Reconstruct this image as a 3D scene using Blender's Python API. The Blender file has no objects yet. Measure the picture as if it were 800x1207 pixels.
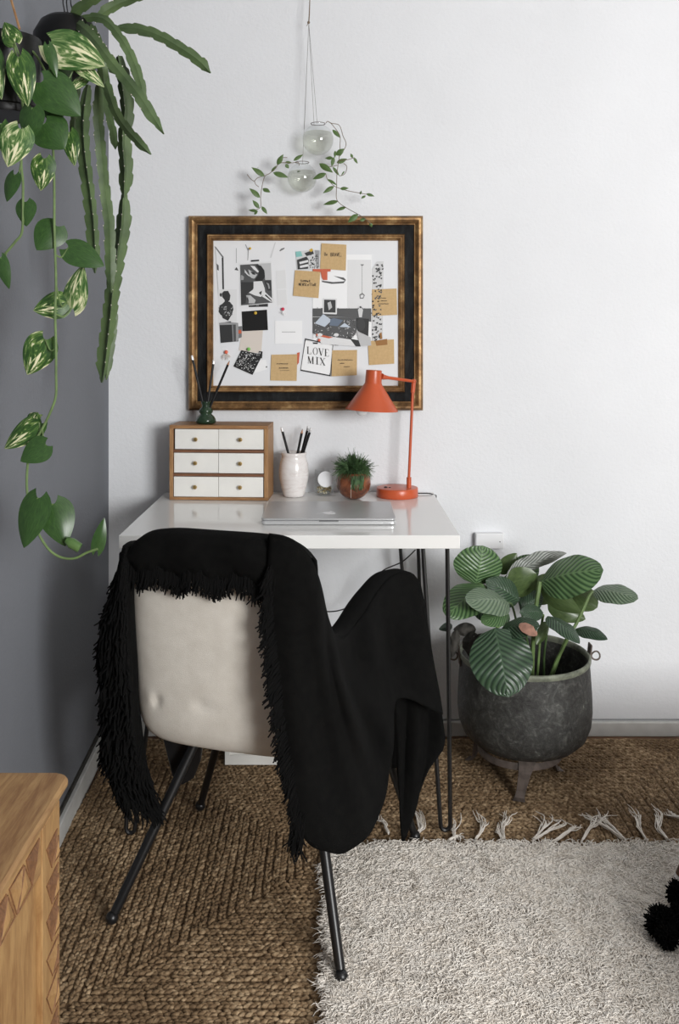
import bpy, bmesh, math, random
import numpy as np
from mathutils import Vector, Matrix, noise

scene = bpy.context.scene
COL = scene.collection
RNG = random.Random(7)

# ---------------------------------------------------------------- camera
# camera 1.2 m above the floor, level, 2.75 m from the back wall (wall plane y = 0), shifted down
FPX = 1080.0; VX = 395.0; VY = 395.0; CAMZ = 1.2; CAMD = 2.75
cam_data = bpy.data.cameras.new('camera')
cam = bpy.data.objects.new('camera', cam_data); COL.objects.link(cam)
cam.location = (0, -CAMD, CAMZ); cam.rotation_euler = (math.pi/2, 0, 0)
cam_data.sensor_fit = 'AUTO'; cam_data.sensor_width = 36.0
cam_data.lens = FPX/1207*36.0
cam_data.shift_x = (400-VX)/1207.0
cam_data.shift_y = (VY-603.5)/1207.0
cam_data.clip_start = 0.02
scene.camera = cam
scene.cycles.transparent_max_bounces = 32

# ---------------------------------------------------------------- world, light, exposure
world = bpy.data.worlds.new('world'); scene.world = world; world.use_nodes = True
world.node_tree.nodes['Background'].inputs[0].default_value = (0.80, 0.90, 1.0, 1)
world.node_tree.nodes['Background'].inputs[1].default_value = 1.0
def area(name, loc, rot, sx, sy, power, color):
    l = bpy.data.lights.new(name, 'AREA'); l.shape = 'RECTANGLE'; l.size = sx; l.size_y = sy
    l.energy = power; l.color = color
    o = bpy.data.objects.new(name, l); COL.objects.link(o); o.location = loc; o.rotation_euler = rot
    return o
# daylight entering through the window in the wall behind the camera, to its right
area('window_daylight', (2.15, -4.42, 1.50), (math.radians(90), 0, 0), 1.5, 1.2, 186, (1.0, 0.995, 0.985))
scene.view_settings.view_transform = 'Standard'
scene.view_settings.look = 'None'
scene.view_settings.gamma = 1.0
scene.view_settings.use_curve_mapping = False
scene.view_settings.exposure = 0.0

# ---------------------------------------------------------------- coordinates
def P(px, py, d):
    """world point at distance d in front of the camera plane"""
    return Vector(((px-VX)/FPX*d, d-CAMD, CAMZ-(py-VY)/FPX*d))
def P3(t): return P(*t)

# ---------------------------------------------------------------- mesh builder
class B:
    def __init__(s): s.v = []; s.f = []; s.m = []; s.uv = None
    def add(s, vs, fs, mi=0):
        o = len(s.v); s.v.extend([tuple(p) for p in vs])
        s.f.extend([tuple(i+o for i in f) for f in fs]); s.m.extend([mi]*len(fs)); return s
    def box(s, c, size, rot=None, mi=0):
        c = Vector(c); hx, hy, hz = size[0]/2, size[1]/2, size[2]/2
        vs = [Vector((x, y, z)) for x in (-hx, hx) for y in (-hy, hy) for z in (-hz, hz)]
        if rot is not None: vs = [rot @ p for p in vs]
        vs = [p+c for p in vs]
        return s.add(vs, [(0,1,3,2),(4,6,7,5),(0,4,5,1),(2,3,7,6),(0,2,6,4),(1,5,7,3)], mi)
    def bb(s, lo, hi, mi=0):
        lo = Vector(lo); hi = Vector(hi)
        return s.box((lo+hi)/2, hi-lo, None, mi)
    def grid(s, rows, mi=0, closed=False):
        n = len(rows[0]); vs = [p for r in rows for p in r]; fs = []
        for i in range(len(rows)-1):
            for j in range(n if closed else n-1):
                k = (j+1) % n
                fs.append((i*n+j, i*n+k, (i+1)*n+k, (i+1)*n+j))
        return s.add(vs, fs, mi)
    def tube(s, path, r, n=8, cap=True, mi=0, flat=None):
        path = [Vector(p) for p in path]; m = len(path)
        if not isinstance(r, (list, tuple)): r = [r]*m
        t0 = (path[1]-path[0]).normalized()
        a = Vector((0, 0, 1)) if abs(t0.z) < .9 else Vector((0, 1, 0))
        nrm = t0.cross(a).normalized(); rows = []
        for i in range(m):
            t = (path[min(i+1, m-1)]-path[max(i-1, 0)]).normalized()
            nrm = (nrm - t*nrm.dot(t)).normalized(); b = t.cross(nrm)
            rows.append([path[i] + (nrm*math.cos(2*math.pi*k/n)+b*math.sin(2*math.pi*k/n))*r[i] for k in range(n)])
        o = len(s.v); s.grid(rows, mi, True)
        if cap:
            s.f.append(tuple(o+k for k in range(n))[::-1]); s.m.append(mi)
            s.f.append(tuple(o+(m-1)*n+k for k in range(n))); s.m.append(mi)
        return s
    def lathe(s, c, prof, n=32, mi=0, rot=None, sx=1, sy=1, cap=True):
        c = Vector(c); rows = []
        for r, z in prof:
            row = []
            for k in range(n):
                p = Vector((r*math.cos(2*math.pi*k/n)*sx, r*math.sin(2*math.pi*k/n)*sy, z))
                if rot is not None: p = rot @ p
                row.append(p+c)
            rows.append(row)
        o = len(s.v); s.grid(rows, mi, True)
        if cap and prof[0][0] > 1e-5: s.f.append(tuple(o+k for k in range(n))[::-1]); s.m.append(mi)
        if cap and prof[-1][0] > 1e-5: s.f.append(tuple(o+(len(prof)-1)*n+k for k in range(n))); s.m.append(mi)
        return s
    def sphere(s, c, r, n=16, m=10, mi=0, sq=(1,1,1), rot=None):
        c = Vector(c); rows = []
        for i in range(m+1):
            ph = -math.pi/2+math.pi*i/m
            row = []
            for k in range(n):
                p = Vector((max(math.cos(ph), 1e-4)*math.cos(2*math.pi*k/n)*r*sq[0], max(math.cos(ph), 1e-4)*math.sin(2*math.pi*k/n)*r*sq[1], math.sin(ph)*r*sq[2]))
                if rot is not None: p = rot @ p
                row.append(c+p)
            rows.append(row)
        return s.grid(rows, mi, True)
    def prism(s, poly, off, mi=0):
        poly = [Vector(p) for p in poly]; off = Vector(off); n = len(poly)
        vs = poly + [p+off for p in poly]
        fs = [tuple(range(n))[::-1], tuple(range(n, 2*n))] + [(i, (i+1) % n, n+(i+1) % n, n+i) for i in range(n)]
        return s.add(vs, fs, mi)

def tag(o, label=None, cat=None, group=None, kind=None):
    if label: o['label'] = label
    if cat: o['category'] = cat
    if group: o['group'] = group
    if kind: o['kind'] = kind
    return o

def obj(name, b, mats, parent=None, smooth=True, bevel=0, seg=2, solid=0, sub=0, angle=38, **kw):
    """link the builder's geometry as ONE mesh object with its origin at its centre"""
    vs = np.array(b.v, dtype=np.float64)
    c = (vs.min(0)+vs.max(0))/2
    me = bpy.data.meshes.new(name)
    me.from_pydata([tuple(p) for p in (vs-c)], [], b.f)
    if not isinstance(mats, (list, tuple)): mats = [mats]
    for m in mats: me.materials.append(m)
    if len(mats) > 1: me.polygons.foreach_set('material_index', b.m)
    bm = bmesh.new(); bm.from_mesh(me)
    if b.uv is None: bmesh.ops.remove_doubles(bm, verts=bm.verts, dist=1e-6)
    bmesh.ops.recalc_face_normals(bm, faces=bm.faces)
    if b.uv is not None:
        lay = bm.loops.layers.uv.new('UVMap'); bm.verts.ensure_lookup_table()
        for f in bm.faces:
            for l in f.loops: l[lay].uv = b.uv[l.vert.index]
    bm.to_mesh(me); bm.free()
    if smooth:
        me.polygons.foreach_set('use_smooth', [True]*len(me.polygons))
        if angle: me.set_sharp_from_angle(angle=math.radians(angle))
    o = bpy.data.objects.new(name, me); COL.objects.link(o)
    loc = Vector(c)
    if parent is not None:
        o.parent = parent
        q = parent; off = Vector((0, 0, 0))
        while q is not None: off += q.location; q = q.parent
        loc = loc-off
    o.location = loc
    if bevel:
        m = o.modifiers.new('bevel', 'BEVEL'); m.width = bevel; m.segments = seg; m.limit_method = 'ANGLE'
    if solid:
        m = o.modifiers.new('solid', 'SOLIDIFY'); m.thickness = solid; m.offset = 0
    if sub:
        m = o.modifiers.new('sub', 'SUBSURF'); m.levels = sub; m.render_levels = sub
    tag(o, **kw)
    return o

def thing(name, loc, label, cat, group=None):
    o = bpy.data.objects.new(name, None); COL.objects.link(o); o.location = Vector(loc)
    o.empty_display_size = .05
    return tag(o, label, cat, group)

def struct(name, b, mats, **kw):
    return obj(name, b, mats, kind='structure', **kw)

# ---------------------------------------------------------------- materials
def lin(r, g, b):
    f = lambda c: ((c/255+.055)/1.055)**2.4 if c/255 > .04045 else c/255/12.92
    return (f(r), f(g), f(b), 1)
class M:
    """small wrapper round a Principled material"""
    def __init__(s, name, rgb, rough=.6, metal=0, spec=.5):
        s.mat = bpy.data.materials.new(name); s.mat.use_nodes = True
        s.nt = s.mat.node_tree; s.n = s.nt.nodes; s.l = s.nt.links
        s.p = s.n['Principled BSDF']; s.base = lin(*rgb)
        s.p.inputs['Base Color'].default_value = s.base
        s.p.inputs['Roughness'].default_value = rough
        s.p.inputs['Metallic'].default_value = metal
        s.p.inputs['Specular IOR Level'].default_value = spec
        s._co = {}
    def co(s, kind='Object', scale=(1, 1, 1)):
        tc = s.n.new('ShaderNodeTexCoord'); mp = s.n.new('ShaderNodeMapping')
        mp.inputs['Scale'].default_value = scale
        s.l.new(tc.outputs[kind], mp.inputs[0]); return mp.outputs[0]
    def noise(s, scale, detail=4, rough=.55, co=None, dist=0):
        t = s.n.new('ShaderNodeTexNoise'); t.inputs['Scale'].default_value = scale
        t.inputs['Detail'].default_value = detail; t.inputs['Roughness'].default_value = rough
        t.inputs['Distortion'].default_value = dist
        s.l.new(co if co is not None else s.co(), t.inputs['Vector']); return t.outputs['Fac']
    def ramp(s, fac, stops):
        r = s.n.new('ShaderNodeValToRGB'); e = r.color_ramp.elements
        e[0].position, e[0].color = stops[0][0], lin(*stops[0][1])
        e[1].position, e[1].color = stops[-1][0], lin(*stops[-1][1])
        for p, c in stops[1:-1]:
            x = e.new(p); x.color = lin(*c)
        s.l.new(fac, r.inputs[0]); return r.outputs[0]
    def color(s, out): s.l.new(out, s.p.inputs['Base Color']); return s
    def mix(s, fac, a, b, mode='MIX'):
        m = s.n.new('ShaderNodeMix'); m.data_type = 'RGBA'; m.blend_type = mode
        for k, x in ((0, fac), (6, a), (7, b)):
            if isinstance(x, (int, float)): m.inputs[k].default_value = x
            elif isinstance(x, tuple): m.inputs[k].default_value = lin(*x) if len(x) == 3 else x
            else: s.l.new(x, m.inputs[k])
        return m.outputs[2]
    def math(s, op, a, b=None):
        m = s.n.new('ShaderNodeMath'); m.operation = op
        for k, x in ((0, a), (1, b)):
            if x is None: continue
            if isinstance(x, (int, float)): m.inputs[k].default_value = x
            else: s.l.new(x, m.inputs[k])
        return m.outputs[0]
    def bump(s, h, strength=.3, dist=.002):
        b = s.n.new('ShaderNodeBump'); b.inputs['Strength'].default_value = strength
        b.inputs['Distance'].default_value = dist
        s.l.new(h, b.inputs['Height']); s.l.new(b.outputs[0], s.p.inputs['Normal']); return s
def simple(name, rgb, rough=.6, metal=0, spec=.5, bscale=0, bs=.2, bd=.001, var=0, vs=30):
    m = M(name, rgb, rough, metal, spec)
    if var:
        k = lambda f: tuple(max(0, min(255, c*f)) for c in rgb)
        m.color(m.ramp(m.noise(vs), [(.3, k(1-var)), (.7, k(1+var))]))
    if bscale: m.bump(m.noise(bscale, 6), bs, bd)
    return m.mat

def plaster(name, rgb):
    m = M(name, rgb, .85, 0, .25)
    a = m.noise(95, 4, .6); b = m.noise(330, 2)
    h = m.math('ADD', a, m.math('MULTIPLY', b, .35))
    k = lambda f: tuple(min(255, c*f) for c in rgb)
    m.color(m.ramp(m.noise(2.5, 3), [(.3, k(.985)), (.7, k(1.01))]))
    return m.bump(h, .32, .004).mat
MAT = {}
MAT['wall_white'] = plaster('plaster_white', (226, 228, 231))
MAT['wall_grey'] = plaster('plaster_grey', (120, 123, 129))
MAT['wall_far'] = simple('far_wall_paint', (104, 101, 98), .9)
MAT['ceiling'] = simple('ceiling_paint', (214, 214, 214), .9)
MAT['skirt'] = simple('skirting_paint', (205, 205, 202), .5, var=.03)
MAT['black_metal'] = simple('black_metal', (22, 21, 21), .42, 0, .5, var=.1, vs=60)
MAT['black_tube'] = simple('black_tube', (27, 27, 28), .35, 0, .5)
MAT['laminate'] = simple('white_laminate', (236, 236, 234), .12, 0, .5)
MAT['laminate_edge'] = simple('white_edge', (240, 240, 240), .3)
MAT['orange'] = simple('orange_paint', (190, 86, 50), .32, 0, .5, var=.04, vs=12)
MAT['bulb'] = simple('bulb_white', (235, 235, 235), .15)
MAT['white_paint'] = simple('white_paint', (232, 231, 226), .45, var=.02, vs=12)
MAT['eraser'] = simple('eraser_white', (225, 225, 225), .5)
MAT['pencil'] = simple('pencil_black', (16, 16, 18), .5, spec=.3)
MAT['pencil_wood'] = simple('pencil_wood', (176, 128, 100), .7)
MAT['brass'] = simple('brass', (190, 160, 105), .3, 1)
MAT['paper'] = simple('white_paper', (228, 229, 231), .8)
MAT['plastic_white'] = simple('plastic_white', (232, 233, 235), .35)
MAT['soil'] = simple('soil', (30, 24, 20), .95, bscale=60, bs=.8, bd=.01, var=.3)
MAT['cord'] = simple('twine', (120, 104, 86), .9)
MAT['wire'] = simple('grey_wire', (96, 88, 82), .5)
MAT['cable'] = simple('black_cable', (26, 26, 27), .45)
def wood(name, c1, c2, axis=(1, 1, 1), rough=.5, scale=9, bs=.15):
    m = M(name, c1, rough)
    co = m.co('Object', axis)
    n1 = m.noise(scale, 6, .6, co, 1.2); n2 = m.noise(scale*7, 3, .5, co)
    f = m.math('ADD', m.math('MULTIPLY', n1, .75), m.math('MULTIPLY', n2, .25))
    m.color(m.ramp(f, [(.35, c2), (.6, c1)]))
    return m.bump(f, bs, .002).mat
MAT['oak_h'] = wood('walnut_horizontal', (166, 124, 82), (128, 90, 56), (1, 8, 12))
MAT['oak_v'] = wood('walnut_vertical', (172, 132, 90), (136, 98, 62), (8, 8, 1))
MAT['floor'] = wood('floor_boards', (120, 88, 62), (80, 56, 38), (1, 8, 1))
MAT['leg_wood'] = wood('brown_wood', (112, 80, 60), (84, 58, 42), (8, 8, 1))
MAT['pine'] = wood('pine', (176, 140, 94), (136, 98, 62), (9, 1, 4), .55, 6)
MAT['pine_v'] = wood('pine_upright', (178, 142, 94), (142, 104, 64), (5, 5, 1), .55, 8)
MAT['pine_dark'] = wood('pine_carved', (140, 100, 66), (92, 62, 42), (5, 5, 2), .7, 12)
def gold():
    m = M('antique_gold', (150, 100, 50), .38, .65)
    n = m.noise(22, 6, .7); m.color(m.ramp(n, [(.3, (88, 66, 44)), (.52, (142, 108, 70)), (.72, (202, 170, 120))]))
    return m.bump(m.noise(160, 3), .25, .001).mat
MAT['gold'] = gold()
def blackwood():
    m = M('black_stained_oak', (28, 28, 28), .7, 0, .2)
    n = m.noise(40, 6, .7, m.co('Object', (1, 1, .25)), .8)
    m.color(m.ramp(n, [(.45, (14, 14, 15)), (.66, (38, 40, 41)), (.8, (84, 86, 88))]))
    return m.bump(n, .5, .002).mat
MAT['black_wood'] = blackwood()
def glassm(name, rgb, ior=1.45, rough=0.0, alpha=None):
    m = M(name, rgb, rough); m.p.inputs['Transmission Weight'].default_value = 1; m.p.inputs['IOR'].default_value = ior
    return m.mat
def thinglass(name, tint, ior, clear, rough=0.0, gl=1.0):
    """clear body that lets light straight through, with a Fresnel reflection and a share of true refraction"""
    m = bpy.data.materials.new(name); m.use_nodes = True; n = m.node_tree.nodes; l = m.node_tree.links
    n.remove(n['Principled BSDF']); out = n['Material Output']
    t = n.new('ShaderNodeBsdfTransparent'); t.inputs[0].default_value = lin(*tint)
    g = n.new('ShaderNodeBsdfGlass'); g.inputs['IOR'].default_value = ior; g.inputs['Roughness'].default_value = rough; g.inputs[0].default_value = lin(*tint)
    s = n.new('ShaderNodeBsdfGlossy'); s.inputs['Roughness'].default_value = .03
    w = n.new('ShaderNodeLayerWeight'); p = n.new('ShaderNodeMath'); p.operation = 'POWER'; p.inputs[1].default_value = 4.0; l.new(w.outputs['Facing'], p.inputs[0])
    f = n.new('ShaderNodeMath'); f.operation = 'MULTIPLY_ADD'; f.inputs[1].default_value = .55; f.inputs[2].default_value = .035; l.new(p.outputs[0], f.inputs[0])
    m1 = n.new('ShaderNodeMixShader'); m1.inputs[0].default_value = 1-clear; l.new(t.outputs[0], m1.inputs[1]); l.new(g.outputs[0], m1.inputs[2])
    m2 = n.new('ShaderNodeMixShader'); l.new(f.outputs[0], m2.inputs[0]); l.new(m1.outputs[0], m2.inputs[1]); l.new(s.outputs[0], m2.inputs[2])
    l.new(m2.outputs[0], out.inputs[0]); return m
MAT['glass'] = thinglass('clear_glass', (252, 253, 253), 1.1, 1.0)
MAT['water'] = thinglass('water', (250, 250, 246), 1.33, .86)
MAT['green_glaze'] = simple('dark_green_glaze', (38, 56, 40), .14, var=.2, vs=20)
def ceramic():
    m = M('white_glaze', (226, 220, 216), .16)
    n = m.noise(14, 5, .6, m.co('Object', (1, 1, 3)), 2)
    m.color(m.ramp(n, [(.3, (216, 209, 206)), (.5, (228, 224, 222)), (.7, (233, 230, 228))])); return m.mat
MAT['ceramic'] = ceramic()
def terracotta():
    m = M('brown_glaze', (122, 72, 48), .2)
    n = m.noise(28, 5, .6, None, 1); m.color(m.ramp(n, [(.35, (84, 46, 32)), (.6, (138, 84, 56))])); return m.mat
MAT['terracotta'] = terracotta()
MAT['alu'] = simple('aluminium', (188, 189, 190), .32, .45, bscale=900, bs=.05)
MAT['alu_light'] = simple('aluminium_light', (206, 207, 208), .28, .5)
MAT['logo_white'] = simple('logo_white', (240, 240, 242), .2)
def cloth_black():
    m = M('black_wool', (12, 12, 12), .95, 0, .12)
    n = m.noise(500, 4, .6); m.color(m.ramp(m.noise(60, 5), [(.3, (8, 8, 8)), (.7, (15, 15, 14))]))
    return m.bump(n, .5, .002).mat
MAT['throw'] = cloth_black()
MAT['fringe'] = simple('black_yarn', (10, 10, 10), .9, 0, .15)
def upholstery():
    m = M('cream_upholstery', (214, 208, 196), .92, 0, .15)
    m.color(m.ramp(m.noise(25, 6, .6), [(.3, (216, 210, 199)), (.7, (229, 224, 214))]))
    return m.bump(m.noise(700, 4), .4, .0015).mat
MAT['upholstery'] = upholstery()
def jute(name, a, b, c):
    m = M(name, b, .8, 0, .3)
    f = m.math('ADD', m.math('MULTIPLY', m.noise(75, 3), .6), m.math('MULTIPLY', m.noise(5, 4), .4))
    m.color(m.ramp(f, [(.34, a), (.5, b), (.64, c)]))
    return m.bump(m.noise(260, 3, .6, m.co('Object', (1, 1, .5))), .25, .002).mat
MAT['jute'] = jute('jute_braid', (92, 73, 53), (128, 105, 78), (184, 160, 128))
MAT['jute_base'] = jute('jute_base', (78, 60, 42), (96, 76, 54), (120, 98, 72))
def wool():
    m = M('cream_wool', (232, 226, 217), .95, 0, .1)
    m.color(m.ramp(m.noise(28, 5, .7), [(.28, (222, 214, 203)), (.5, (242, 236, 227)), (.75, (247, 243, 236))]))
    return m.mat
MAT['wool'] = wool()
MAT['wool_base'] = simple('wool_backing', (190, 182, 170), .95)
def patina():
    m = M('patinated_metal', (60, 60, 58), .6, .25)
    n = m.noise(34, 7, .72, None, .9); n2 = m.noise(120, 4, .6)
    f = m.math('ADD', m.math('MULTIPLY', n, .7), m.math('MULTIPLY', n2, .3))
    m.color(m.ramp(f, [(.36, (38, 37, 36)), (.52, (62, 62, 60)), (.62, (88, 89, 85)), (.70, (150, 152, 143))]))
    return m.bump(f, .6, .004).mat
MAT['patina'] = patina()
MAT['rim_patina'] = simple('verdigris_rim', (112, 116, 102), .6, .2, var=.25, vs=50, bscale=120, bs=.4, bd=.002)
MAT['rusty'] = simple('rusty_iron', (100, 90, 84), .7, .3, var=.2, vs=40, bscale=90, bs=.4)
def kraft():
    m = M('kraft_paper', (199, 168, 122), .85)
    m.color(m.ramp(m.noise(120, 6, .7), [(.3, (190, 160, 114)), (.7, (206, 176, 130))])); return m.mat
MAT['kraft'] = kraft()
MAT['ink'] = simple('ink', (40, 36, 34), .7)
for g in (12, 40, 75, 110, 150, 185, 205, 220, 238):
    MAT['g%d' % g] = simple('print_grey_%d' % g, (g, g+1 if g < 250 else g, g+2 if g < 250 else g), .5)
MAT['red'] = simple('red_print', (190, 50, 60), .4)
MAT['teal'] = simple('teal_print', (130, 190, 185), .5)
MAT['beige'] = simple('beige_card', (214, 205, 196), .8)
MAT['rust_print'] = simple('rust_print', (196, 92, 58), .5)
MAT['yellow'] = simple('yellow_pin', (206, 170, 60), .3)
MAT['green_pin'] = simple('green_pin', (120, 190, 90), .3)
MAT['orange_pin'] = simple('orange_pin', (222, 100, 70), .3)
MAT['pink_red'] = simple('red_pin', (205, 50, 80), .3)
MAT['tape'] = simple('brown_tape', (150, 104, 48), .3)
MAT['bluegrey'] = simple('bluegrey_print', (96, 110, 128), .5)
MAT['paleblue'] = simple('paleblue_print', (190, 200, 212), .5)
MAT['pebble'] = simple('pebble', (206, 198, 170), .5, var=.15, vs=80)
MAT['pebble_gold'] = simple('pebble_gold', (140, 118, 62), .4)

# plants
def leafmat(name, base, dark, light, kind, rough=.32, k=11):
    m = M(name, base, rough, 0, .4)
    tc = m.n.new('ShaderNodeTexCoord'); sp = m.n.new('ShaderNodeSeparateXYZ'); m.l.new(tc.outputs['UV'], sp.inputs[0])
    u, v = sp.outputs[0], sp.outputs[1]
    va = m.math('ABSOLUTE', m.math('SUBTRACT', v, .5))
    if kind == 'stripe':                    # prayer-plant: dark bands along the side veins
        w = m.math('SUBTRACT', m.math('MULTIPLY', u, k*6.283), m.math('MULTIPLY', va, 44))
        w = m.math('ADD', w, m.math('MULTIPLY', m.noise(20, 2), 2.0))
        s_ = m.math('ADD', m.math('MULTIPLY', m.math('SINE', w), .5), .5)
        m.color(m.ramp(s_, [(.05, dark), (.35, base), (.9, light)]))
        c = m.p.inputs['Base Color'].links[0].from_socket
        mid = m.math('LESS_THAN', va, .018)
        m.color(m.mix(mid, c, light)); m.bump(s_, .4, .003)
    elif kind == 'varieg':
        co = m.co('UV', (1.6, 4.5, 1))
        n = m.noise(1.7, 4, .6, co, 1.0); n = m.math('ADD', n, m.math('MULTIPLY', m.noise(9, 2), .25))
        m.color(m.ramp(n, [(.54, dark), (.63, base), (.70, light), (.74, (226, 222, 186))]))
    elif kind == 'plain':
        co = m.co('UV', (3, 9, 1))
        m.color(m.ramp(m.noise(2.2, 4, .6, co), [(.3, dark), (.6, base), (.85, light)]))
    m.p.inputs['Subsurface Weight'].default_value = 0
    return m.mat
MAT['cal'] = leafmat('calathea_leaf', (70, 100, 60), (48, 72, 46), (94, 122, 80), 'stripe')
MAT['cal_dark'] = leafmat('calathea_leaf_dark', (50, 72, 52), (34, 50, 38), (62, 84, 62), 'stripe')
MAT['cal_grey'] = leafmat('calathea_leaf_grey', (96, 114, 92), (74, 92, 74), (112, 128, 106), 'stripe')
MAT['cal_under'] = leafmat('calathea_underside', (118, 124, 118), (88, 92, 88), (150, 154, 148), 'stripe')
MAT['cal_olive'] = leafmat('calathea_olive', (82, 100, 60), (60, 78, 46), (106, 124, 80), 'plain')
MAT['cal_brown'] = simple('withered_leaf', (150, 112, 96), .8, var=.15, vs=60)
MAT['cal_dead'] = simple('dead_leaf', (52, 50, 46), .9, var=.3, vs=40)
MAT['stem'] = simple('green_stem', (100, 122, 74), .5, var=.15, vs=30)
MAT['stem_dark'] = simple('dark_stem', (74, 96, 58), .5, var=.2, vs=30)
MAT['pothos'] = leafmat('pothos_leaf', (64, 96, 44), (44, 74, 34), (118, 144, 78), 'varieg')
MAT['pothos_plain'] = leafmat('pothos_plain', (58, 88, 44), (44, 70, 36), (90, 118, 62), 'plain')
MAT['pothos_cream'] = leafmat('pothos_cream', (110, 138, 82), (58, 92, 44), (196, 200, 156), 'varieg')
MAT['cream_leaf'] = simple('cream_patch', (220, 216, 190), .5)
def cactus():
    m = M('orchid_cactus', (74, 100, 56), .5)
    m.color(m.ramp(m.noise(14, 4), [(.3, (54, 72, 44)), (.7, (94, 116, 72))])); return m.bump(m.noise(120, 3), .2).mat
MAT['cactus'] = cactus()
MAT['ivy'] = leafmat('ivy_leaf', (90, 116, 64), (68, 92, 50), (116, 140, 86), 'plain', .5)
MAT['ivy_stem'] = simple('ivy_stem', (116, 102, 84), .7)
MAT['grass'] = simple('moss_green', (64, 90, 54), .6, var=.25, vs=90)
MAT['pot_black'] = simple('black_plastic', (13, 13, 14), .4, spec=.35)
MAT['pom'] = simple('pompom_yarn', (10, 10, 10), .95, 0, .1)
MAT['switch'] = simple('switch_black', (20, 18, 18), .4)
# ================================================================ the setting
H = 2.62; XR = 3.2; YF = -4.5
def wl(d): return -0.68+0.0424*(CAMD-d)         # x of the slightly slanting left wall at distance d
struct('floor', B().bb((-.95, YF-.1, -.05), (XR+.1, .12, 0)), MAT['floor'], smooth=False)
struct('ceiling', B().bb((-.95, YF-.1, H), (XR+.1, .12, H+.05)), MAT['ceiling'], smooth=False)
struct('wall_back', B().bb((-.95, 0, 0), (XR+.1, .1, H)), MAT['wall_white'], smooth=False)
b = B(); dF = CAMD+YF
b.prism([(wl(CAMD), 0, 0), (wl(dF), YF, 0), (wl(dF)-.1, YF, 0), (wl(CAMD)-.1, 0, 0)], (0, 0, H))
struct('wall_left', b, MAT['wall_grey'], smooth=False)
struct('wall_right', B().bb((XR, YF, 0), (XR+.1, .0, H)), MAT['wall_far'], smooth=False)
b = B(); wx0, wx1, wz0, wz1 = 1.35, 2.95, .85, 2.15
b.bb((-.6, YF-.1, 0), (wx0, YF, H)); b.bb((wx1, YF-.1, 0), (XR, YF, H))
b.bb((wx0, YF-.1, 0), (wx1, YF, wz0)); b.bb((wx0, YF-.1, wz1), (wx1, YF, H))
struct('wall_front', b, MAT['wall_far'], smooth=False)
w = struct('window_1', B().bb((wx0, YF-.03, wz0), (wx1, YF-.02, wz1)), MAT['glass'], smooth=False)
fb = B()
for x in (wx0+.02, (wx0+wx1)/2, wx1-.02): fb.bb((x-.025, YF-.06, wz0), (x+.025, YF-.0, wz1))
for z in (wz0+.02, wz1-.02): fb.bb((wx0, YF-.06, z-.025), (wx1, YF, z+.025))
obj('window_frame', fb, MAT['plastic_white'], w, smooth=False)
# skirtings
struct('baseboard_back', B().bb((wl(CAMD)+.002, -.014, 0), (XR-.001, 0, .044)), MAT['skirt'], smooth=False, bevel=.003)
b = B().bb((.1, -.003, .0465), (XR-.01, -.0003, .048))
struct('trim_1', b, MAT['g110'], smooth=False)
b = B(); b.prism([(wl(CAMD), -.001, 0), (wl(dF), YF, 0), (wl(dF)+.016, YF, 0), (wl(CAMD)+.016, -.001, 0)], (0, 0, .062))
struct('baseboard_left', b, MAT['skirt'], smooth=False, bevel=.003)
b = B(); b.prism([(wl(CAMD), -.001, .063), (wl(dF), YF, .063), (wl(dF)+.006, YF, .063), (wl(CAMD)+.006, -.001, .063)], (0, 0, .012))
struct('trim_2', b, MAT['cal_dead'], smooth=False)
# wall socket
t = thing('wall_socket', P(575, 645, 2.74), 'square white socket box on the wall just right of the desk corner', 'socket')
p0 = P(559, 645, 2.747); p1 = P(592, 627, 2.747)
obj('socket_box', B().bb((p0.x, -.028, p0.z), (p1.x, -.0005, p1.z)), MAT['plastic_white'], t, smooth=False, bevel=.003)
obj('indicator_dot', B().sphere((p1.x-.012, -.0285, p0.z+.022), .0018, 8, 6), MAT['g75'], t)

# ================================================================ jute rug
def bulk(name, V, F, mat, parent=None, **kw):
    """large mesh from numpy arrays: V (n,3), F (m,k)"""
    me = bpy.data.meshes.new(name); n, k = F.shape
    me.vertices.add(len(V)); me.vertices.foreach_set('co', V.astype(np.float32).ravel())
    me.loops.add(n*k); me.loops.foreach_set('vertex_index', F.astype(np.int32).ravel())
    me.polygons.add(n); me.polygons.foreach_set('loop_start', np.arange(n, dtype=np.int32)*k)
    me.polygons.foreach_set('loop_total', np.full(n, k, dtype=np.int32))
    me.materials.append(mat); me.update(calc_edges=True)
    me.polygons.foreach_set('use_smooth', [True]*n)
    o = bpy.data.objects.new(name, me); COL.objects.link(o)
    if parent is not None:
        o.parent = parent; o.location = -Vector(parent.location)
    return tag(o, **kw)
rs = np.random.RandomState(3)
RX0, RX1, RY0, RY1 = -.645, 1.06, 1.45-CAMD, 2.70-CAMD
pitch = .0168
jr = thing('jute_rug', ((RX0+RX1)/2, (RY0+RY1)/2, 0), 'large braided natural jute rug of nested rectangles covering the floor under the desk', 'rug')
obj('rug_backing', B().bb((RX0+.004, RY0+.004, .0005), (RX1-.004, RY1-.004, .0088)), MAT['jute_base'], jr, smooth=False)
cent, ang = [], []
k = 0
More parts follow.
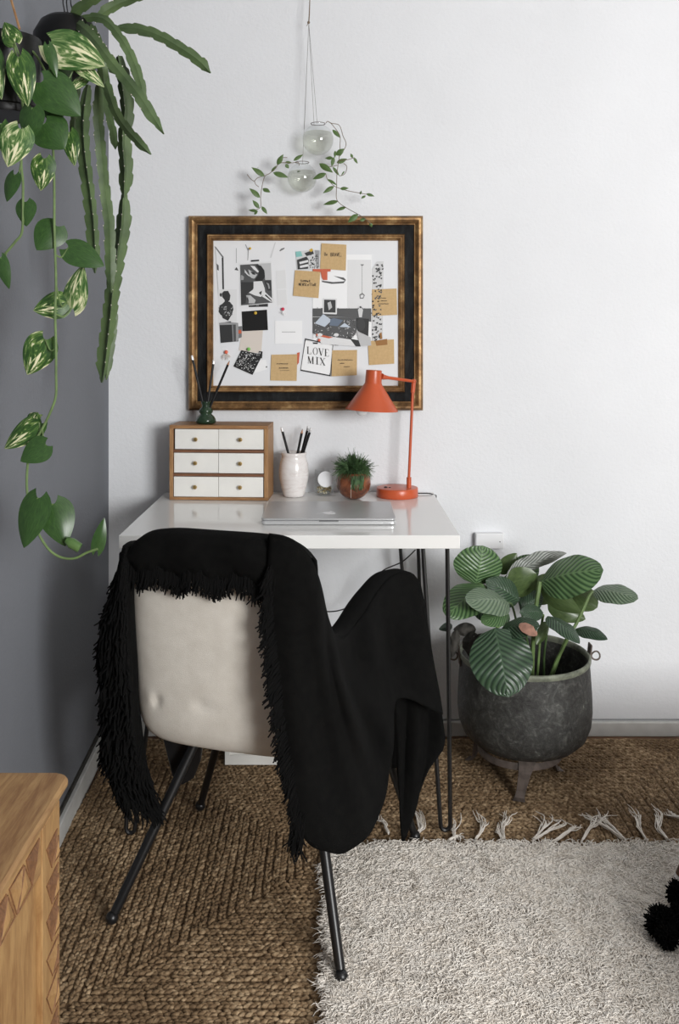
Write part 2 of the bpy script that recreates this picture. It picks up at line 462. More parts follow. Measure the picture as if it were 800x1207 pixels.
while True:
    o = (k+.5)*pitch
    x0, x1, y0, y1 = RX0+o, RX1-o, RY0+o, RY1-o
    if y1-y0 < pitch*.4: break
    for (ax, ay, bx, by) in ((x0, y0, x1, y0), (x1, y0, x1, y1), (x1, y1, x0, y1), (x0, y1, x0, y0)):
        L = math.hypot(bx-ax, by-ay); n = max(1, int(L/.0118)); dx, dy = (bx-ax)/L, (by-ay)/L
        for i in range(n):
            s = (i+.5)*L/n+rs.normal(0, .0012)
            for side in (-1, 1):
                q = s+side*.0034
                wob = .0016*math.sin(s*9+k*1.7)+rs.normal(0, .0009)
                cent.append((ax+dx*q-dy*(side*pitch*.19+wob), ay+dy*q+dx*(side*pitch*.19+wob), .0092+rs.normal(0, .0009)))
                ang.append(math.atan2(dy, dx)+side*(-.42)+rs.normal(0, .13))
    k += 1
cent = np.array(cent); ang = np.array(ang); N = len(cent)
seg, ring = 6, 4
base = []
for i in range(ring+1):
    ph = -math.pi/2+math.pi*i/ring
    for j in range(seg): base.append((math.cos(ph)*math.cos(2*math.pi*j/seg), math.cos(ph)*math.sin(2*math.pi*j/seg), math.sin(ph)))
base = np.array(base); sz = rs.uniform(.85, 1.15, (N, 1))
S = np.stack([.0084*sz[:, 0], .0047*sz[:, 0], .0047*sz[:, 0]], 1)
loc = base[None]*S[:, None]
# long axis is local z of the ball -> lay it along x
lx = loc[:, :, 2]*(.0084/.0047); ly = loc[:, :, 1]; lz = loc[:, :, 0]*(.0047/.0084)
ca, sa = np.cos(ang)[:, None], np.sin(ang)[:, None]
V = np.stack([lx*ca-ly*sa+cent[:, 0:1], lx*sa+ly*ca+cent[:, 1:2], lz+cent[:, 2:3]], 2).reshape(-1, 3)
f = [(i*seg+j, i*seg+(j+1) % seg, (i+1)*seg+(j+1) % seg, (i+1)*seg+j) for i in range(ring) for j in range(seg)]
F = (np.array(f)[None]+(np.arange(N)*len(base))[:, None, None]).reshape(-1, 4)
bulk('braided_stitches', V, F, MAT['jute'], jr, kind='stuff')
JZ = .0135                                      # walking level on top of the jute

# ================================================================ shaggy wool rug
WX0, WX1, WY0, WY1 = .0, 1.06, 1.38-CAMD, 2.115-CAMD
wr = thing('shag_rug', ((WX0+WX1)/2, (WY0+WY1)/2, JZ), 'cream shaggy wool rug with tasselled end lying on the jute rug', 'rug')
obj('rug_backing', B().bb((WX0+.01, WY0+.01, JZ), (WX1-.01, WY1-.01, JZ+.012)), MAT['wool'], wr, smooth=False)
def strands(px, py, pz, dirx, diry, L, r, up, bend, tipz):
    """arrays of roots -> 3-sided curved strands with 4 rings"""
    n = len(px); T = np.array([0, .4, .75, 1.0]); R = np.array([1, 1, .85, .35])
    X = px[:, None]+dirx[:, None]*L[:, None]*(T**1.3)+bend[:, None]*(-diry[:, None])*np.sin(T*3.0)*L[:, None]*.3
    Y = py[:, None]+diry[:, None]*L[:, None]*(T**1.3)+bend[:, None]*dirx[:, None]*np.sin(T*3.0)*L[:, None]*.3
    Z = pz[:, None]+up[:, None]*np.sin(T*tipz)
    V = np.zeros((n, 4, 3, 3)); a0 = rs.uniform(0, 6.28, n)
    nx, ny = -diry, dirx
    for k in range(3):
        a = a0+k*2.094
        V[:, :, k, 0] = X+(nx*np.cos(a))[:, None]*r[:, None]*R
        V[:, :, k, 1] = Y+(ny*np.cos(a))[:, None]*r[:, None]*R
        V[:, :, k, 2] = Z+np.sin(a)[:, None]*r[:, None]*R
    f = []
    for i in range(3):
        for k in range(3): f.append((i*3+k, i*3+(k+1) % 3, (i+1)*3+(k+1) % 3, (i+1)*3+k))
    F = (np.array(f)[None]+(np.arange(n)*12)[:, None, None]).reshape(-1, 4)
    return V.reshape(-1, 3), F
n = 70000
px = rs.uniform(WX0, WX1, n); py = rs.uniform(WY0, WY1, n)
edge = .006*np.sin(py*40)+.004*np.sin(py*95)
a = rs.uniform(0, 6.283, n)
# locally combed direction so that the pile clumps
cl = np.sin(px*31+2*np.sin(py*23))*2.2+np.cos(py*37+1.5*np.sin(px*19))*2.2
a = np.where(rs.uniform(0, 1, n) < .62, cl+rs.normal(0, .55, n), a)
L = rs.uniform(.012, .027, n); r = rs.uniform(.0009, .0016, n)
hgt = .008+.007*(np.sin(px*22+1.3*np.sin(py*17))*np.cos(py*26+np.sin(px*13))+1)/2
V, F = strands(px+edge, py, np.full(n, JZ+.006), np.cos(a), np.sin(a), L, r, hgt*.7+rs.uniform(0, .003, n), rs.normal(0, 1, n), 2.1)
bulk('wool_pile', V, F, MAT['wool'], wr, kind='stuff')
# tassels at the far end, yarn clumps wandering over the jute
def tassel(pts, n, spread, seed):
    rr = random.Random(seed); b = B()
    for i in range(n):
        path = []
        ox, oy = rr.gauss(0, spread), rr.gauss(0, spread*.3); fx = rr.gauss(0, 1); fy = rr.gauss(0, 1)
        cut = rr.uniform(.6, 1)
        m = 12
        for j in range(m):
            s = j/(m-1)*cut*(len(pts)-1); q = min(int(s), len(pts)-2); t_ = s-q
            x = pts[q][0]*(1-t_)+pts[q+1][0]*t_; y = pts[q][1]*(1-t_)+pts[q+1][1]*t_
            w = s/(len(pts)-1)
            g = CAMZ*FPX/(y-VY)
            p = P(x, y, g); p.z = JZ+.003+.006*abs(math.sin(w*5+fx))
            p.x += ox*(.4+.6*w)+.006*math.sin(w*9+fx*3)*w+fx*.012*w*w
            p.y += oy+.006*math.sin(w*11+fy*3)*w+fy*.010*w*w
            path.append(p)
        b.tube(path, [.0012]*(m-2)+[.001, .0006], 5)
    obj('tassel', b, MAT['wool'], wr, kind='stuff')
T = [[(594, 1001), (592, 985), (598, 975), (597, 964)], [(592, 1001), (586, 990), (584, 975)], [(628, 999), (640, 986), (646, 978), (643, 967)],
     [(630, 999), (645, 990), (662, 980), (655, 972)], [(655, 1001), (672, 988), (680, 984), (672, 976)], [(686, 1000), (695, 985), (706, 975), (718, 968)],
     [(737, 1000), (722, 985), (708, 972), (697, 958)], [(734, 999), (712, 983), (692, 972), (680, 965)], [(762, 1000), (752, 985), (752, 970), (738, 961)],
     [(786, 999), (775, 985), (776, 970), (765, 958)], [(806, 975), (795, 972), (784, 966)], [(490, 997), (497, 985), (493, 970), (484, 962)],
     [(536, 1000), (534, 988), (530, 972)], [(458, 992), (452, 980), (446, 971)], [(528, 1001), (540, 995), (548, 1000)], [(560, 1000), (566, 990), (570, 978), (560, 968)]]
for i, t_ in enumerate(T): tassel(t_, 9, .003, i)
# loose pile straggling over the left edge
n = 2600
px = rs.normal(-.002, .007, n); py = rs.uniform(WY0, WY1, n); a = math.pi+rs.normal(0, .8, n)
V, F = strands(px+.01*np.sin(py*33)*np.sin(py*71), py, np.full(n, JZ+.004), np.cos(a), np.sin(a), rs.uniform(.012, .028, n), rs.uniform(.0008, .0013, n), rs.uniform(.002, .012, n), rs.normal(0, 1, n), 2.4)
bulk('side_fringe', V, F, MAT['wool'], wr, kind='stuff')
# ================================================================ desk
DZ = .73; DF = 2.15-CAMD; DB = 2.742-CAMD; DX0 = -.508; DX1 = .2925
dk = thing('desk', ((DX0+DX1)/2, (DF+DB)/2, 0), 'white rectangular desk on thin black hairpin legs against the wall', 'desk')
obj('desktop', B().bb((DX0, DF, DZ-.0315), (DX1, DB, DZ)), MAT['laminate'], dk, smooth=False, bevel=.0015)
def hairpin(tops, foot, zfoot):
    b = B(); a, c = [Vector(t) for t in tops]; f1 = Vector(foot[0]); f2 = Vector(foot[1])
    r = .0052; zt = DZ-.036
    mid = (f1+f2)/2; rad = (f1-f2).length/2
    pth = [a, a.lerp(f1, .5), f1]
    for k in range(1, 7):
        t = math.pi*k/7
        pth.append(mid+(f1-mid)*math.cos(t)+Vector((0, 0, -1))*rad*1.2*math.sin(t))
    pth += [f2, f2.lerp(c, .5), c]
    b.tube(pth, r, 8)
    m_ = (a+c)/2
    o = obj('hairpin_leg', b, MAT['black_metal'], dk)
    obj('mounting_plate', B().bb((m_.x-.05, m_.y-.028, DZ-.0355), (m_.x+.05, m_.y+.028, DZ-.0318)), MAT['black_metal'], dk, smooth=False)
zt = DZ-.034
def fpt(px, d, z=.028+JZ): return ((px-VX)/FPX*d, d-CAMD, z)
hairpin([((527-VX)/FPX*2.19, 2.19-CAMD, zt), ((498-VX)/FPX*2.21, 2.21-CAMD, zt)], [fpt(530.5, 2.17), fpt(519, 2.17)], 0)
hairpin([((468-VX)/FPX*2.66, 2.66-CAMD, zt), ((491.5-VX)/FPX*2.63, 2.63-CAMD, zt)], [(.232, 2.66-CAMD, .025+JZ), (.257, 2.66-CAMD, .025+JZ)], 0)
hairpin([(-.46, 2.19-CAMD, zt), (-.40, 2.21-CAMD, zt)], [fpt(148.5, 2.155), fpt(159, 2.155)], 0)
hairpin([(-.46, 2.66-CAMD, zt), (-.40, 2.63-CAMD, zt)], [(-.478, 2.66-CAMD, .025+JZ), (-.455, 2.66-CAMD, .025+JZ)], 0)

# ================================================================ drawer cabinet
th = math.radians(3.4); W, D_, Hc = .283, .121, .2125
o0 = Vector(((199.6-VX)/FPX*2.612, 2.612-CAMD, DZ+.0008))
e1 = Vector((math.cos(th), -math.sin(th), 0)); e2 = Vector((math.sin(th), math.cos(th), 0)); RC = Matrix.Rotation(-th, 3, 'Z')
def cl(x, y, z): return o0+e1*x+e2*y+Vector((0, 0, z))
def cbox(b, lo, hi):
    lo = Vector(lo); hi = Vector(hi); c = (lo+hi)/2
    return b.box(cl(*c), hi-lo, RC)
dc = thing('drawer_cabinet', cl(W/2, D_/2, 0), 'small wooden cabinet with six white drawers on the desk', 'drawer cabinet')
obj('top_board', cbox(B(), (0, 0, Hc-.0098), (W, D_, Hc)), MAT['oak_h'], dc, smooth=False, bevel=.0008)
obj('bottom_board', cbox(B(), (0, 0, 0), (W, D_, .0082)), MAT['oak_h'], dc, smooth=False, bevel=.0008)
obj('side_board', cbox(B(), (0, 0, .0084), (.0105, D_, Hc-.01)), MAT['oak_v'], dc, smooth=False, bevel=.0006)
obj('side_board', cbox(B(), (W-.0115, 0, .0084), (W, D_, Hc-.01)), MAT['oak_v'], dc, smooth=False, bevel=.0006)
obj('back_board', cbox(B(), (.0107, D_-.004, .0084), (W-.0117, D_-.0005, Hc-.01)), MAT['oak_h'], dc, smooth=False)
MAT['oak_dark'] = wood('walnut_dark', (128, 88, 62), (92, 60, 42), (1, 8, 12))
rows = []; z = .0082; rh = .0588
for r in range(3):
    rows.append((z+.001, z+rh-.001)); z += rh
    if r < 2:
        obj('shelf', cbox(B(), (.0107, .001, z+.0006), (W-.0117, D_-.006, z+.0082)), MAT['oak_dark'], dc, smooth=False); z += .0088
xm = .0107+(W-.0222)/2
for r, (z0, z1) in enumerate(rows):
    for c_ in range(2):
        xa, xb = ((.0125, xm-.0006) if c_ == 0 else (xm+.0006, W-.0135))
        if r == 2-0 and c_ == 0: xa += .003
        if r == 0 and c_ == 1: xb -= .001
        dy = .0012*((r*2+c_) % 3)
        b = B(); cbox(b, (xa, .001+dy, z0), (xb, .011+dy, z1))
        cbox(b, (xa+.002, .011+dy, z0), (xa+.006, D_-.01, z1-.01)); cbox(b, (xb-.006, .011+dy, z0), (xb-.002, D_-.01, z1-.01))
        cbox(b, (xa+.002, .011+dy, z0), (xb-.002, D_-.01, z0+.003))
        dr = obj('drawer', b, MAT['white_paint'], dc, smooth=False, bevel=.0006)
        kc = cl((xa+xb)/2-.002, dy-.006, (z0+z1)/2)
        kb = B(); rt = Matrix.Rotation(math.pi/2, 3, 'X')
        kb.lathe(cl((xa+xb)/2-.002, dy+.001, (z0+z1)/2), [(.0022, 0), (.0022, .006), (.0054, .007), (.0062, .010), (.0048, .0132), (0, .014)], 14, rot=rt)
        obj('knob', kb, MAT['brass'], dr)

# ================================================================ pencils
def pencil(a, c, label, group, end='eraser', r=.0036):
    """a = upper end, c = lower end"""
    a = Vector(a); c = Vector(c); ax = (a-c).normalized()
    t = thing('pencil', c, label, 'pencil', group)
    e = .013
    b = B().tube([c, a-ax*e], r, 8); obj('barrel', b, MAT['pencil'], t)
    if end == 'eraser':
        obj('ferrule', B().tube([a-ax*e, a-ax*.006], r*1.02, 8), MAT['alu_light'], t)
        obj('eraser', B().tube([a-ax*.006, a-ax*.001, a], [r*.97, r*.97, r*.6], 8), MAT['eraser'], t)
    else:
        obj('wood_tip', B().tube([a-ax*e, a-ax*.003], [r*.98, r*.35], 8), MAT['pencil_wood'], t)
        obj('lead', B().tube([a-ax*.003, a], [r*.35, r*.08], 6), MAT['g40'], t)
    return t
CT = DZ+.0008+Hc
# green vase on the cabinet
u = .000493
vc = Vector(((242.6-VX)/FPX*2.655, 2.655-CAMD, CT+.0005))
def U(lst): return [(r*u, z*u) for r, z in lst]
vs = thing('small_vase', vc, 'small dark green glazed vase on top of the drawer cabinet', 'vase')
obj('vase_body', B().lathe(vc, U([(40, 0), (54, 2), (60, 12), (58, 26), (48, 42), (35, 54), (33, 58), (41, 68), (42, 76), (36, 88), (24, 98), (23, 108), (28, 124), (30, 128), (27, 130), (22, 124), (18, 108), (17, 96), (20, 60), (20, 10), (0, 8)]), 36), MAT['green_glaze'], vs, angle=0)
for (tx, ty, dd, lab, end) in ((226, 419, 2.64, 'black pencil with white eraser leaning left in the dark green vase', 'eraser'),
                      (252, 424, 2.675, 'nearly upright black pencil in the middle of the dark green vase', 'eraser'),
                      (270.5, 425, 2.65, 'black pencil leaning right out of the dark green vase', 'tip')):
    top = P(tx, ty, dd); low = vc+Vector(((tx-243)*-.00012, (.002 if dd < 2.66 else -.002), .012))
    pencil(top, low, lab, 'pencils in the green vase', end, .0034)
# white jar
jc = Vector(((346.3-VX)/FPX*2.672, 2.672-CAMD, DZ+.0006))
jr_ = thing('pencil_jar', jc, 'white glazed ceramic jar holding pencils on the desk', 'jar')
k = 2.672/FPX
obj('jar_body', B().lathe(jc, [(0, 0), (11*k, 0), (12.2*k, 1*k), (12.6*k, 3*k), (15.2*k, 12*k), (17.2*k, 22*k), (17.6*k, 30*k), (16.8*k, 38*k), (14.6*k, 45*k), (14.1*k, 47*k), (14.9*k, 49*k), (15*k, 51*k), (14.2*k, 52*k), (13*k, 51*k), (12.6*k, 46*k), (15*k, 36*k), (15.4*k, 26*k), (11*k, 4*k), (0, 3.5*k)], 40), MAT['ceramic'], jr_, angle=0)
jz = jc.z+.012
pj = [((331.5, 503.5, 2.66), (-.013+.0265, 0), 'black pencil with white eraser leaning left in the white jar', 'eraser'),
      ((356.5, 505.5, 2.66), (-.012, -.006), 'black pencil with bare wooden point in the white jar', 'tip'),
      ((363.3, 502.5, 2.69), (-.006, .010), 'black eraser-topped pencil leaning right at the back of the white jar', 'eraser'),
      ((366.5, 504.5, 2.665), (-.009, .002), 'rightmost black pencil in the white jar, front of two leaning together', 'eraser')]
for tp, (ox, oy), lab, end in pj:
    pencil(P(*tp), (jc.x+ox, jc.y+oy, jz), lab, 'pencils in the white jar', end, .0037)
# glass jar with pebbles
gc = Vector(((382-VX)/FPX*2.69, 2.69-CAMD, DZ+.0006)); k = 2.69/FPX
gj = thing('glass_jar', gc, 'small clear glass jar of pebbles between the white jar and the ball planter', 'jar')
obj('glass_wall', B().lathe(gc, [(0, 0), (9*k, 0), (10.5*k, 1.5*k), (11.8*k, 10*k), (11.6*k, 26*k), (11*k, 30*k), (10.6*k, 30*k), (11.1*k, 26*k), (11.2*k, 10*k), (9.8*k, 2*k), (0, 1.6*k)], 8), MAT['glass'], gj, angle=25)
rr = random.Random(5); b = B()
for i in range(110):
    a = rr.uniform(0, 6.28); q = math.sqrt(rr.random())*8.6*k
    b.sphere(gc+Vector((q*math.cos(a), q*math.sin(a), rr.uniform(3.5, 11.5)*k)), rr.uniform(.0017, .0028), 6, 4, mi=0 if rr.random() < .7 else 1)
obj('pebbles', b, [MAT['pebble'], MAT['pebble_gold']], gj, kind='stuff')
rt = Matrix.Rotation(math.pi/2, 3, 'X')
obj('round_label', B().lathe(gc+Vector((2*k, -11.9*k, 20.5*k)), [(9.3*k, 0), (9.3*k, .0012), (0, .0012)], 28, rot=rt), MAT['paper'], gj)
# ball planter
pc = Vector(((416.5-VX)/FPX*2.628, 2.628-CAMD, 0)); R = 20.4*2.628/FPX; pc.z = DZ+R*.97
bp = thing('ball_planter', (pc.x, pc.y, DZ), 'round glossy brown bowl planter with bushy green spiky plant on the desk', 'planter')
prof = []
for i in range(15):
    ph = -math.pi/2+.28+ (math.pi/2+.62-.28)*i/14
    prof.append((R*math.cos(ph), R*math.sin(ph)))
prof = [(0, prof[0][1])]+prof+[(prof[-1][0]-.003, prof[-1][1]), (prof[-1][0]-.003, prof[-1][1]-.006), (R*.8, 0), (R*.5, -R*.6), (0, -R*.7)]
obj('bowl', B().lathe(pc, prof, 44), MAT['terracotta'], bp, angle=0)
obj('seam', B().tube([pc+Vector((-.004*2+R*1.004*math.sin(-.12)*0, -R*1.005*math.cos(ph), R*1.005*math.sin(ph))) for ph in [-.95+.13*i for i in range(10)]], .0007, 5), MAT['beige'], bp)
obj('moss', B().sphere(pc+Vector((0, 0, R*.45)), R*.72, 16, 10, sq=(1, 1, .62)), MAT['soil'], bp)
rr = random.Random(11); b = B()
for i in range(950):
    a = rr.uniform(0, 6.283); el = rr.uniform(-.3, 1.5); front = rr.random()
    dr_ = Vector((math.cos(a)*math.cos(el), math.sin(a)*math.cos(el), math.sin(el)))
    s0 = pc+Vector((dr_.x*R*.45, dr_.y*R*.45, R*.62+rr.uniform(-.004, .006)))
    Ln = rr.uniform(.4, 1.0)*R*(.75+.35*max(0, math.sin(el)))
    if rr.random() < .08: Ln *= 1.25
    p1 = s0+dr_*Ln*.5+Vector((0, 0, .004)); p2 = s0+dr_*Ln+Vector((rr.gauss(0, .004), rr.gauss(0, .004), rr.gauss(0, .003)-(.012 if el < .25 else 0)))
    b.tube([s0, p1, p2], [.0010, .0010, .0004], 3, cap=False)
    if rr.random() < .6:
        p3 = p1+(dr_+Vector((rr.gauss(0, .6), rr.gauss(0, .6), rr.gauss(0, .6)))).normalized()*Ln*.35
        b.tube([p1, p3], [.0008, .0003], 3, cap=False)
for i in range(90):         # strands spilling down over the front of the bowl
    x = rr.uniform(-.1, .55); y0 = .55
    q = [pc+Vector((R*x, -R*1.03*math.sqrt(max(.05, 1-x*x-z_*z_)), R*z_)) for z_ in (.45, .25, .05, -.15-.3*rr.random()*(1-abs(x-.25)*1.6))]
    q = [v_+Vector((rr.gauss(0, .0022), -rr.uniform(0, .003), rr.gauss(0, .002))) for v_ in q]
    b.tube(q[:rr.choice((3, 3, 4))], [.0010]*3+[.0005] if 0 else .0009, 3, cap=False)
obj('spiky_foliage', b, MAT['grass'], bp, kind='stuff')

# ================================================================ lamp
ld = 2.67; lx = (468-VX)/FPX*ld; ly = ld-CAMD; k = ld/FPX
lm = thing('desk_lamp', (lx, ly, DZ), 'orange metal desk lamp with cone shade and round base', 'lamp')
obj('lamp_base', B().lathe((lx, ly, DZ+.0005), [(0, 0), (.0595, 0), (.0605, .001), (.0605, .0245), (.0592, .0262), (.056, .0268), (0, .0272)], 56), MAT['orange'], lm, angle=50)
swc = P(455.5, 573.6, ld-.012); swc.z = DZ+.0272
sw = obj('switch', B().sphere(swc+Vector((-.0025, 0, .001)), .0055, 12, 8, sq=(1, .8, .6)).sphere(swc+Vector((.009, -.001, .0005)), .0038, 10, 6, sq=(1, .8, .5)), MAT['switch'], lm)
pb = P(481.8, 575, ld-.012); pb.z = DZ+.027; p1 = P(481.8, 562.5, ld-.012); p2 = P(486.2, 463, ld-.012); p3 = P(487.6, 449.5, ld-.012)
obj('pole_socket', B().tube([pb, p1], .0070, 16), MAT['orange'], lm)
obj('pole', B().tube([p1, p2], .0041, 12), MAT['orange'], lm)
obj('joint', B().tube([p2, p2.lerp(p3, .05), p3], [.0048, .0062, .0064], 14).sphere(p3, .0074, 12, 8), MAT['orange'], lm)
sc = P(440.3, 444, 2.60)
a0 = P(452, 444.5, 2.605); arm_e = P(449.5, 443.5, 2.60)
obj('arm', B().tube([p3, p3.lerp(a0, .85), a0, arm_e], [.0044, .0048, .0075, .009], 12), MAT['orange'], lm)
RT = Matrix.Rotation(math.radians(3.2), 3, 'Y')
k = 2.60/FPX; st = P(440.6, 436.3, 2.60)
prof = [(0, 0), (8.9*k, 0), (9.3*k, -.5*k), (9.9*k, -15*k), (10.8*k, -17*k), (30.6*k, -46*k), (31*k, -47*k), (30.4*k, -47*k), (10.2*k, -17.6*k), (8.8*k, -15*k), (8.6*k, -1.5*k), (0, -1.5*k)]
obj('lamp_shade', B().lathe(st, prof, 64, rot=RT), MAT['orange'], lm, angle=30)
bc = P(426.5, 482.8, 2.585)
obj('light_bulb', B().sphere(bc, 7.4*k, 20, 14).tube([bc+Vector((.004, 0, .012)), st+Vector((-.004, 0, -.035))], [.012, .010], 14), MAT['bulb'], lm, angle=0)
# flex: from the base over the back edge of the desk, then hanging beneath it
q = [P(491, 577.5, 2.70), P(497, 577.5, 2.70), P(503, 578.5, 2.70), P(507.3, 582, 2.70), P(508.5, 587, 2.71)]
for v_ in q[:3]: v_.z = DZ+.004
q[3].z = DZ+.003; q[3].x = DX1-.012; q[4] = Vector((DX1+.006, q[4].y, DZ-.004)); q.append(Vector((DX1+.0045, q[4].y+.005, DZ-.05)))
obj('power_cord', B().tube(q, .0017, 6), MAT['cable'], lm)
def spline(pts, n=6):
    pts = [Vector(p) for p in pts]; out = []
    for i in range(len(pts)-1):
        p0 = pts[max(i-1, 0)]; p1_, p2_ = pts[i], pts[i+1]; p3_ = pts[min(i+2, len(pts)-1)]
        for j in range(n):
            t = j/n
            out.append(.5*((2*p1_)+(p2_-p0)*t+(2*p0-5*p1_+4*p2_-p3_)*t*t+(3*p1_-p0-3*p2_+p3_)*t**3))
    out.append(pts[-1]); return out
uc = thing('extension_cable', P(489, 650, 2.6), 'thin black cable sagging under the desk in front of the wall', 'cable')
obj('cable', B().tube(spline([P(489.5, 648, 2.60), P(474, 662, 2.61), P(452, 672, 2.62), P(440, 685, 2.63), P(428, 702, 2.64), P(412, 715, 2.65), P(388, 721, 2.66), P(350, 716, 2.66), P(300, 730, 2.70)]), .0019, 6), MAT['cable'], uc)

# ================================================================ laptop
lf = 2.264-CAMD; lw = .3335; ldp = .236; cx = (387.3-VX)/FPX*2.264
lp = thing('laptop', (cx, lf+ldp/2, DZ), 'closed silver laptop lying on the desk', 'laptop')
def rrect(cx, cy, w, h, r, z, n=6):
    o = []
    for (sx, sy, a0) in ((1, 1, 0), (-1, 1, 90), (-1, -1, 180), (1, -1, 270)):
        for i in range(n+1):
            a = math.radians(a0+90*i/n); o.append(Vector((cx+sx*(w/2-r)+r*math.cos(a), cy+sy*(h/2-r)+r*math.sin(a), z)))
    return o
yc = lf+ldp/2
obj('laptop_base', B().prism(rrect(cx, yc, lw, ldp, .011, DZ+.0012), (0, 0, .0098)), MAT['alu_light'], lp, bevel=.002, angle=40)
obj('laptop_lid', B().prism(rrect(cx, yc, lw, ldp, .011, DZ+.0118), (0, 0, .0052)), MAT['alu'], lp, bevel=.0016, angle=40)
obj('opening_notch', B().bb((cx-.024, lf-.0006, DZ+.0088), (cx+.024, lf+.003, DZ+.0112)), MAT['g110'], lp, smooth=False)
obj('status_mark', B().bb((cx+.134, lf-.0004, DZ+.005), (cx+.147, lf+.001, DZ+.0056)), MAT['g110'], lp, smooth=False)
for sx in (-1, 1):
    for sy in (-1, 1):
        obj('rubber_foot', B().lathe((cx+sx*lw*.42, yc+sy*ldp*.4, DZ+.0001), [(.006, 0), (.006, .0012), (0, .0012)], 12), MAT['g40'], lp)
# fruit emblem on the lid, drawn facing the user of the open lid (stalk towards the hinge)
lc = P(388, 597.5, .4375*1080/202.5) ; lz = DZ+.01715
def fruit():
    o = []
    for i in range(40):
        a = 2*math.pi*i/40; r = 1+.10*math.cos(2*a)-.13*math.exp(-((a-math.pi/2)/.3)**2)-.09*math.exp(-((a-1.5*math.pi)/.28)**2)
        x, y = r*math.cos(a)*.98, r*math.sin(a)
        dx, dy = x-1.28, y-.12
        q = math.hypot(dx, dy)
        if q < .5: x, y = 1.28+dx/q*.5, .12+dy/q*.5
        o.append((x, y))
    return o
b = B(); s_ = .0155
b.prism([(lc.x+x*s_, lc.y+y*s_, lz) for x, y in fruit()], (0, 0, .0003))
leaf_ = [(.02, 1.02), (.08, 1.35), (.42, 1.58), (.38, 1.25), (.2, 1.08)]
b.prism([(lc.x+x*s_, lc.y+y*s_, lz) for x, y in leaf_], (0, 0, .0003))
obj('lid_emblem', b, MAT['logo_white'], lp, smooth=False)
# ================================================================ framed pin board
BD = 2.737                     # distance of the board surface
fx0, fx1 = (221.5-VX)/FPX*2.722, (498.7-VX)/FPX*2.722
fz1, fz0 = CAMZ-(254-VY)/FPX*2.722, CAMZ-(484-VY)/FPX*2.722
pf = thing('pin_board', ((fx0+fx1)/2, 0, fz0), 'large pin board in a gold and black picture frame on the wall', 'pin board')
def moulding(name, prof, mat, **kw):
    b = B(); rows = []
    for (sx, sz) in ((0, 0), (1, 0), (1, 1), (0, 1), (0, 0)):
        rows.append([Vector(((fx0+i) if sx == 0 else (fx1-i), -h, (fz0+i) if sz == 0 else (fz1-i))) for i, h in prof])
    b.grid(rows+[], 0, True); return obj(name, b, mat, pf, angle=30, **kw)
moulding('outer_moulding', [(0, .001), (0, .021), (.002, .026), (.007, .0305), (.013, .031), (.019, .028), (.0235, .0225), (.0262, .022), (.0275, .019), (.0275, .001)], MAT['gold'])
moulding('middle_moulding', [(.0277, .001), (.0277, .0185), (.034, .0165), (.046, .0165), (.0545, .0195), (.0545, .001)], MAT['black_wood'])
moulding('inner_moulding', [(.0547, .001), (.0547, .0225), (.0575, .0262), (.061, .0255), (.0625, .022), (.066, .0215), (.0685, .0235), (.071, .0205), (.0725, .0175), (.0735, .0155), (.0735, .001)], MAT['gold'])
obj('backing_board', B().bb((fx0+.06, -.0128, fz0+.06), (fx1-.06, -.009, fz1-.06)), simple('board_white', (226, 228, 231), .7), pf, smooth=False)
def bp_(px, py, lift): return P(px, py, BD-.0004-lift)
def poly(b, pts, lift, mi=0): b.prism([bp_(x, y, lift) for x, y in pts], (0, .00035, 0), mi)
def sheet(name, label, cat, quad, lift, mat, shapes=(), group=None, part='printed_image'):
    c = bp_(sum(q[0] for q in quad)/len(quad), max(q[1] for q in quad), lift)
    t = thing(name, c, label, cat, group)
    b = B(); poly(b, quad, lift); obj('sheet', b, mat, t, smooth=False)
    if shapes:
        mats = []; b = B()
        for i, (pts, m) in enumerate(shapes):
            m = MAT[m]
            if m not in mats: mats.append(m)
            poly(b, pts, lift+.0005+i*.00002, mats.index(m))
        o_ = obj(part, b, mats, t, smooth=False)
        if len(shapes) > 3: o_['kind'] = 'stuff'
    return t
def R_(x0, y0, x1, y1): return [(x0, y0), (x1, y0), (x1, y1), (x0, y1)]
def Z(ox, oy, s, pts): return [(ox+x/s, oy+y/s) for x, y in pts]
def ell(x, y, rx, ry, n=14, a0=0): return [(x+rx*math.cos(2*math.pi*i/n)*math.cos(a0)-ry*math.sin(2*math.pi*i/n)*math.sin(a0), y+rx*math.cos(2*math.pi*i/n)*math.sin(a0)+ry*math.sin(2*math.pi*i/n)*math.cos(a0)) for i in range(n)]
A = lambda *p: Z(245, 280, 8, p); A2 = lambda *p: Z(245, 360, 8, p)
C1 = lambda *p: Z(335, 280, 5.714, p); C2 = lambda *p: Z(335, 360, 5.714, p)
rr = random.Random(21)
# 1 large pale room print, upper left
sh = [(A((60, 85), (72, 85), (150, 185), (140, 195)), 'g110'), (A((130, 190), (146, 190), (152, 500), (136, 490)), 'g40'),
      (A((72, 235), (100, 262), (102, 312), (80, 300)), 'g75'), (A((65, 100), (72, 100), (110, 640), (100, 640)), 'g185'),
      (A((265, 100), (270, 100), (270, 240), (265, 240)), 'g150'), (A((350, 65), (358, 65), (385, 120), (378, 215), (372, 215), (375, 125)), 'g150'),
      (A((250, 305), (270, 278), (288, 312)), 'g75'), (A((640, 315), (728, 305), (740, 480), (650, 485)), 'g220'), (A((650, 495), (735, 490), (748, 630), (655, 640)), 'g220'),
      (A((672, 125), (690, 105), (722, 95), (722, 106), (680, 130)), 'g110'), (A((585, 190), (630, 45), (640, 45), (598, 190)), 'g205')]
sheet('room_print', 'large pale print of a white room in the upper left of the board', 'print',
      [(251.5, 286), (335, 284.5), (339.5, 360), (324, 362), (254, 402)], .0002, MAT['paper'], sh)
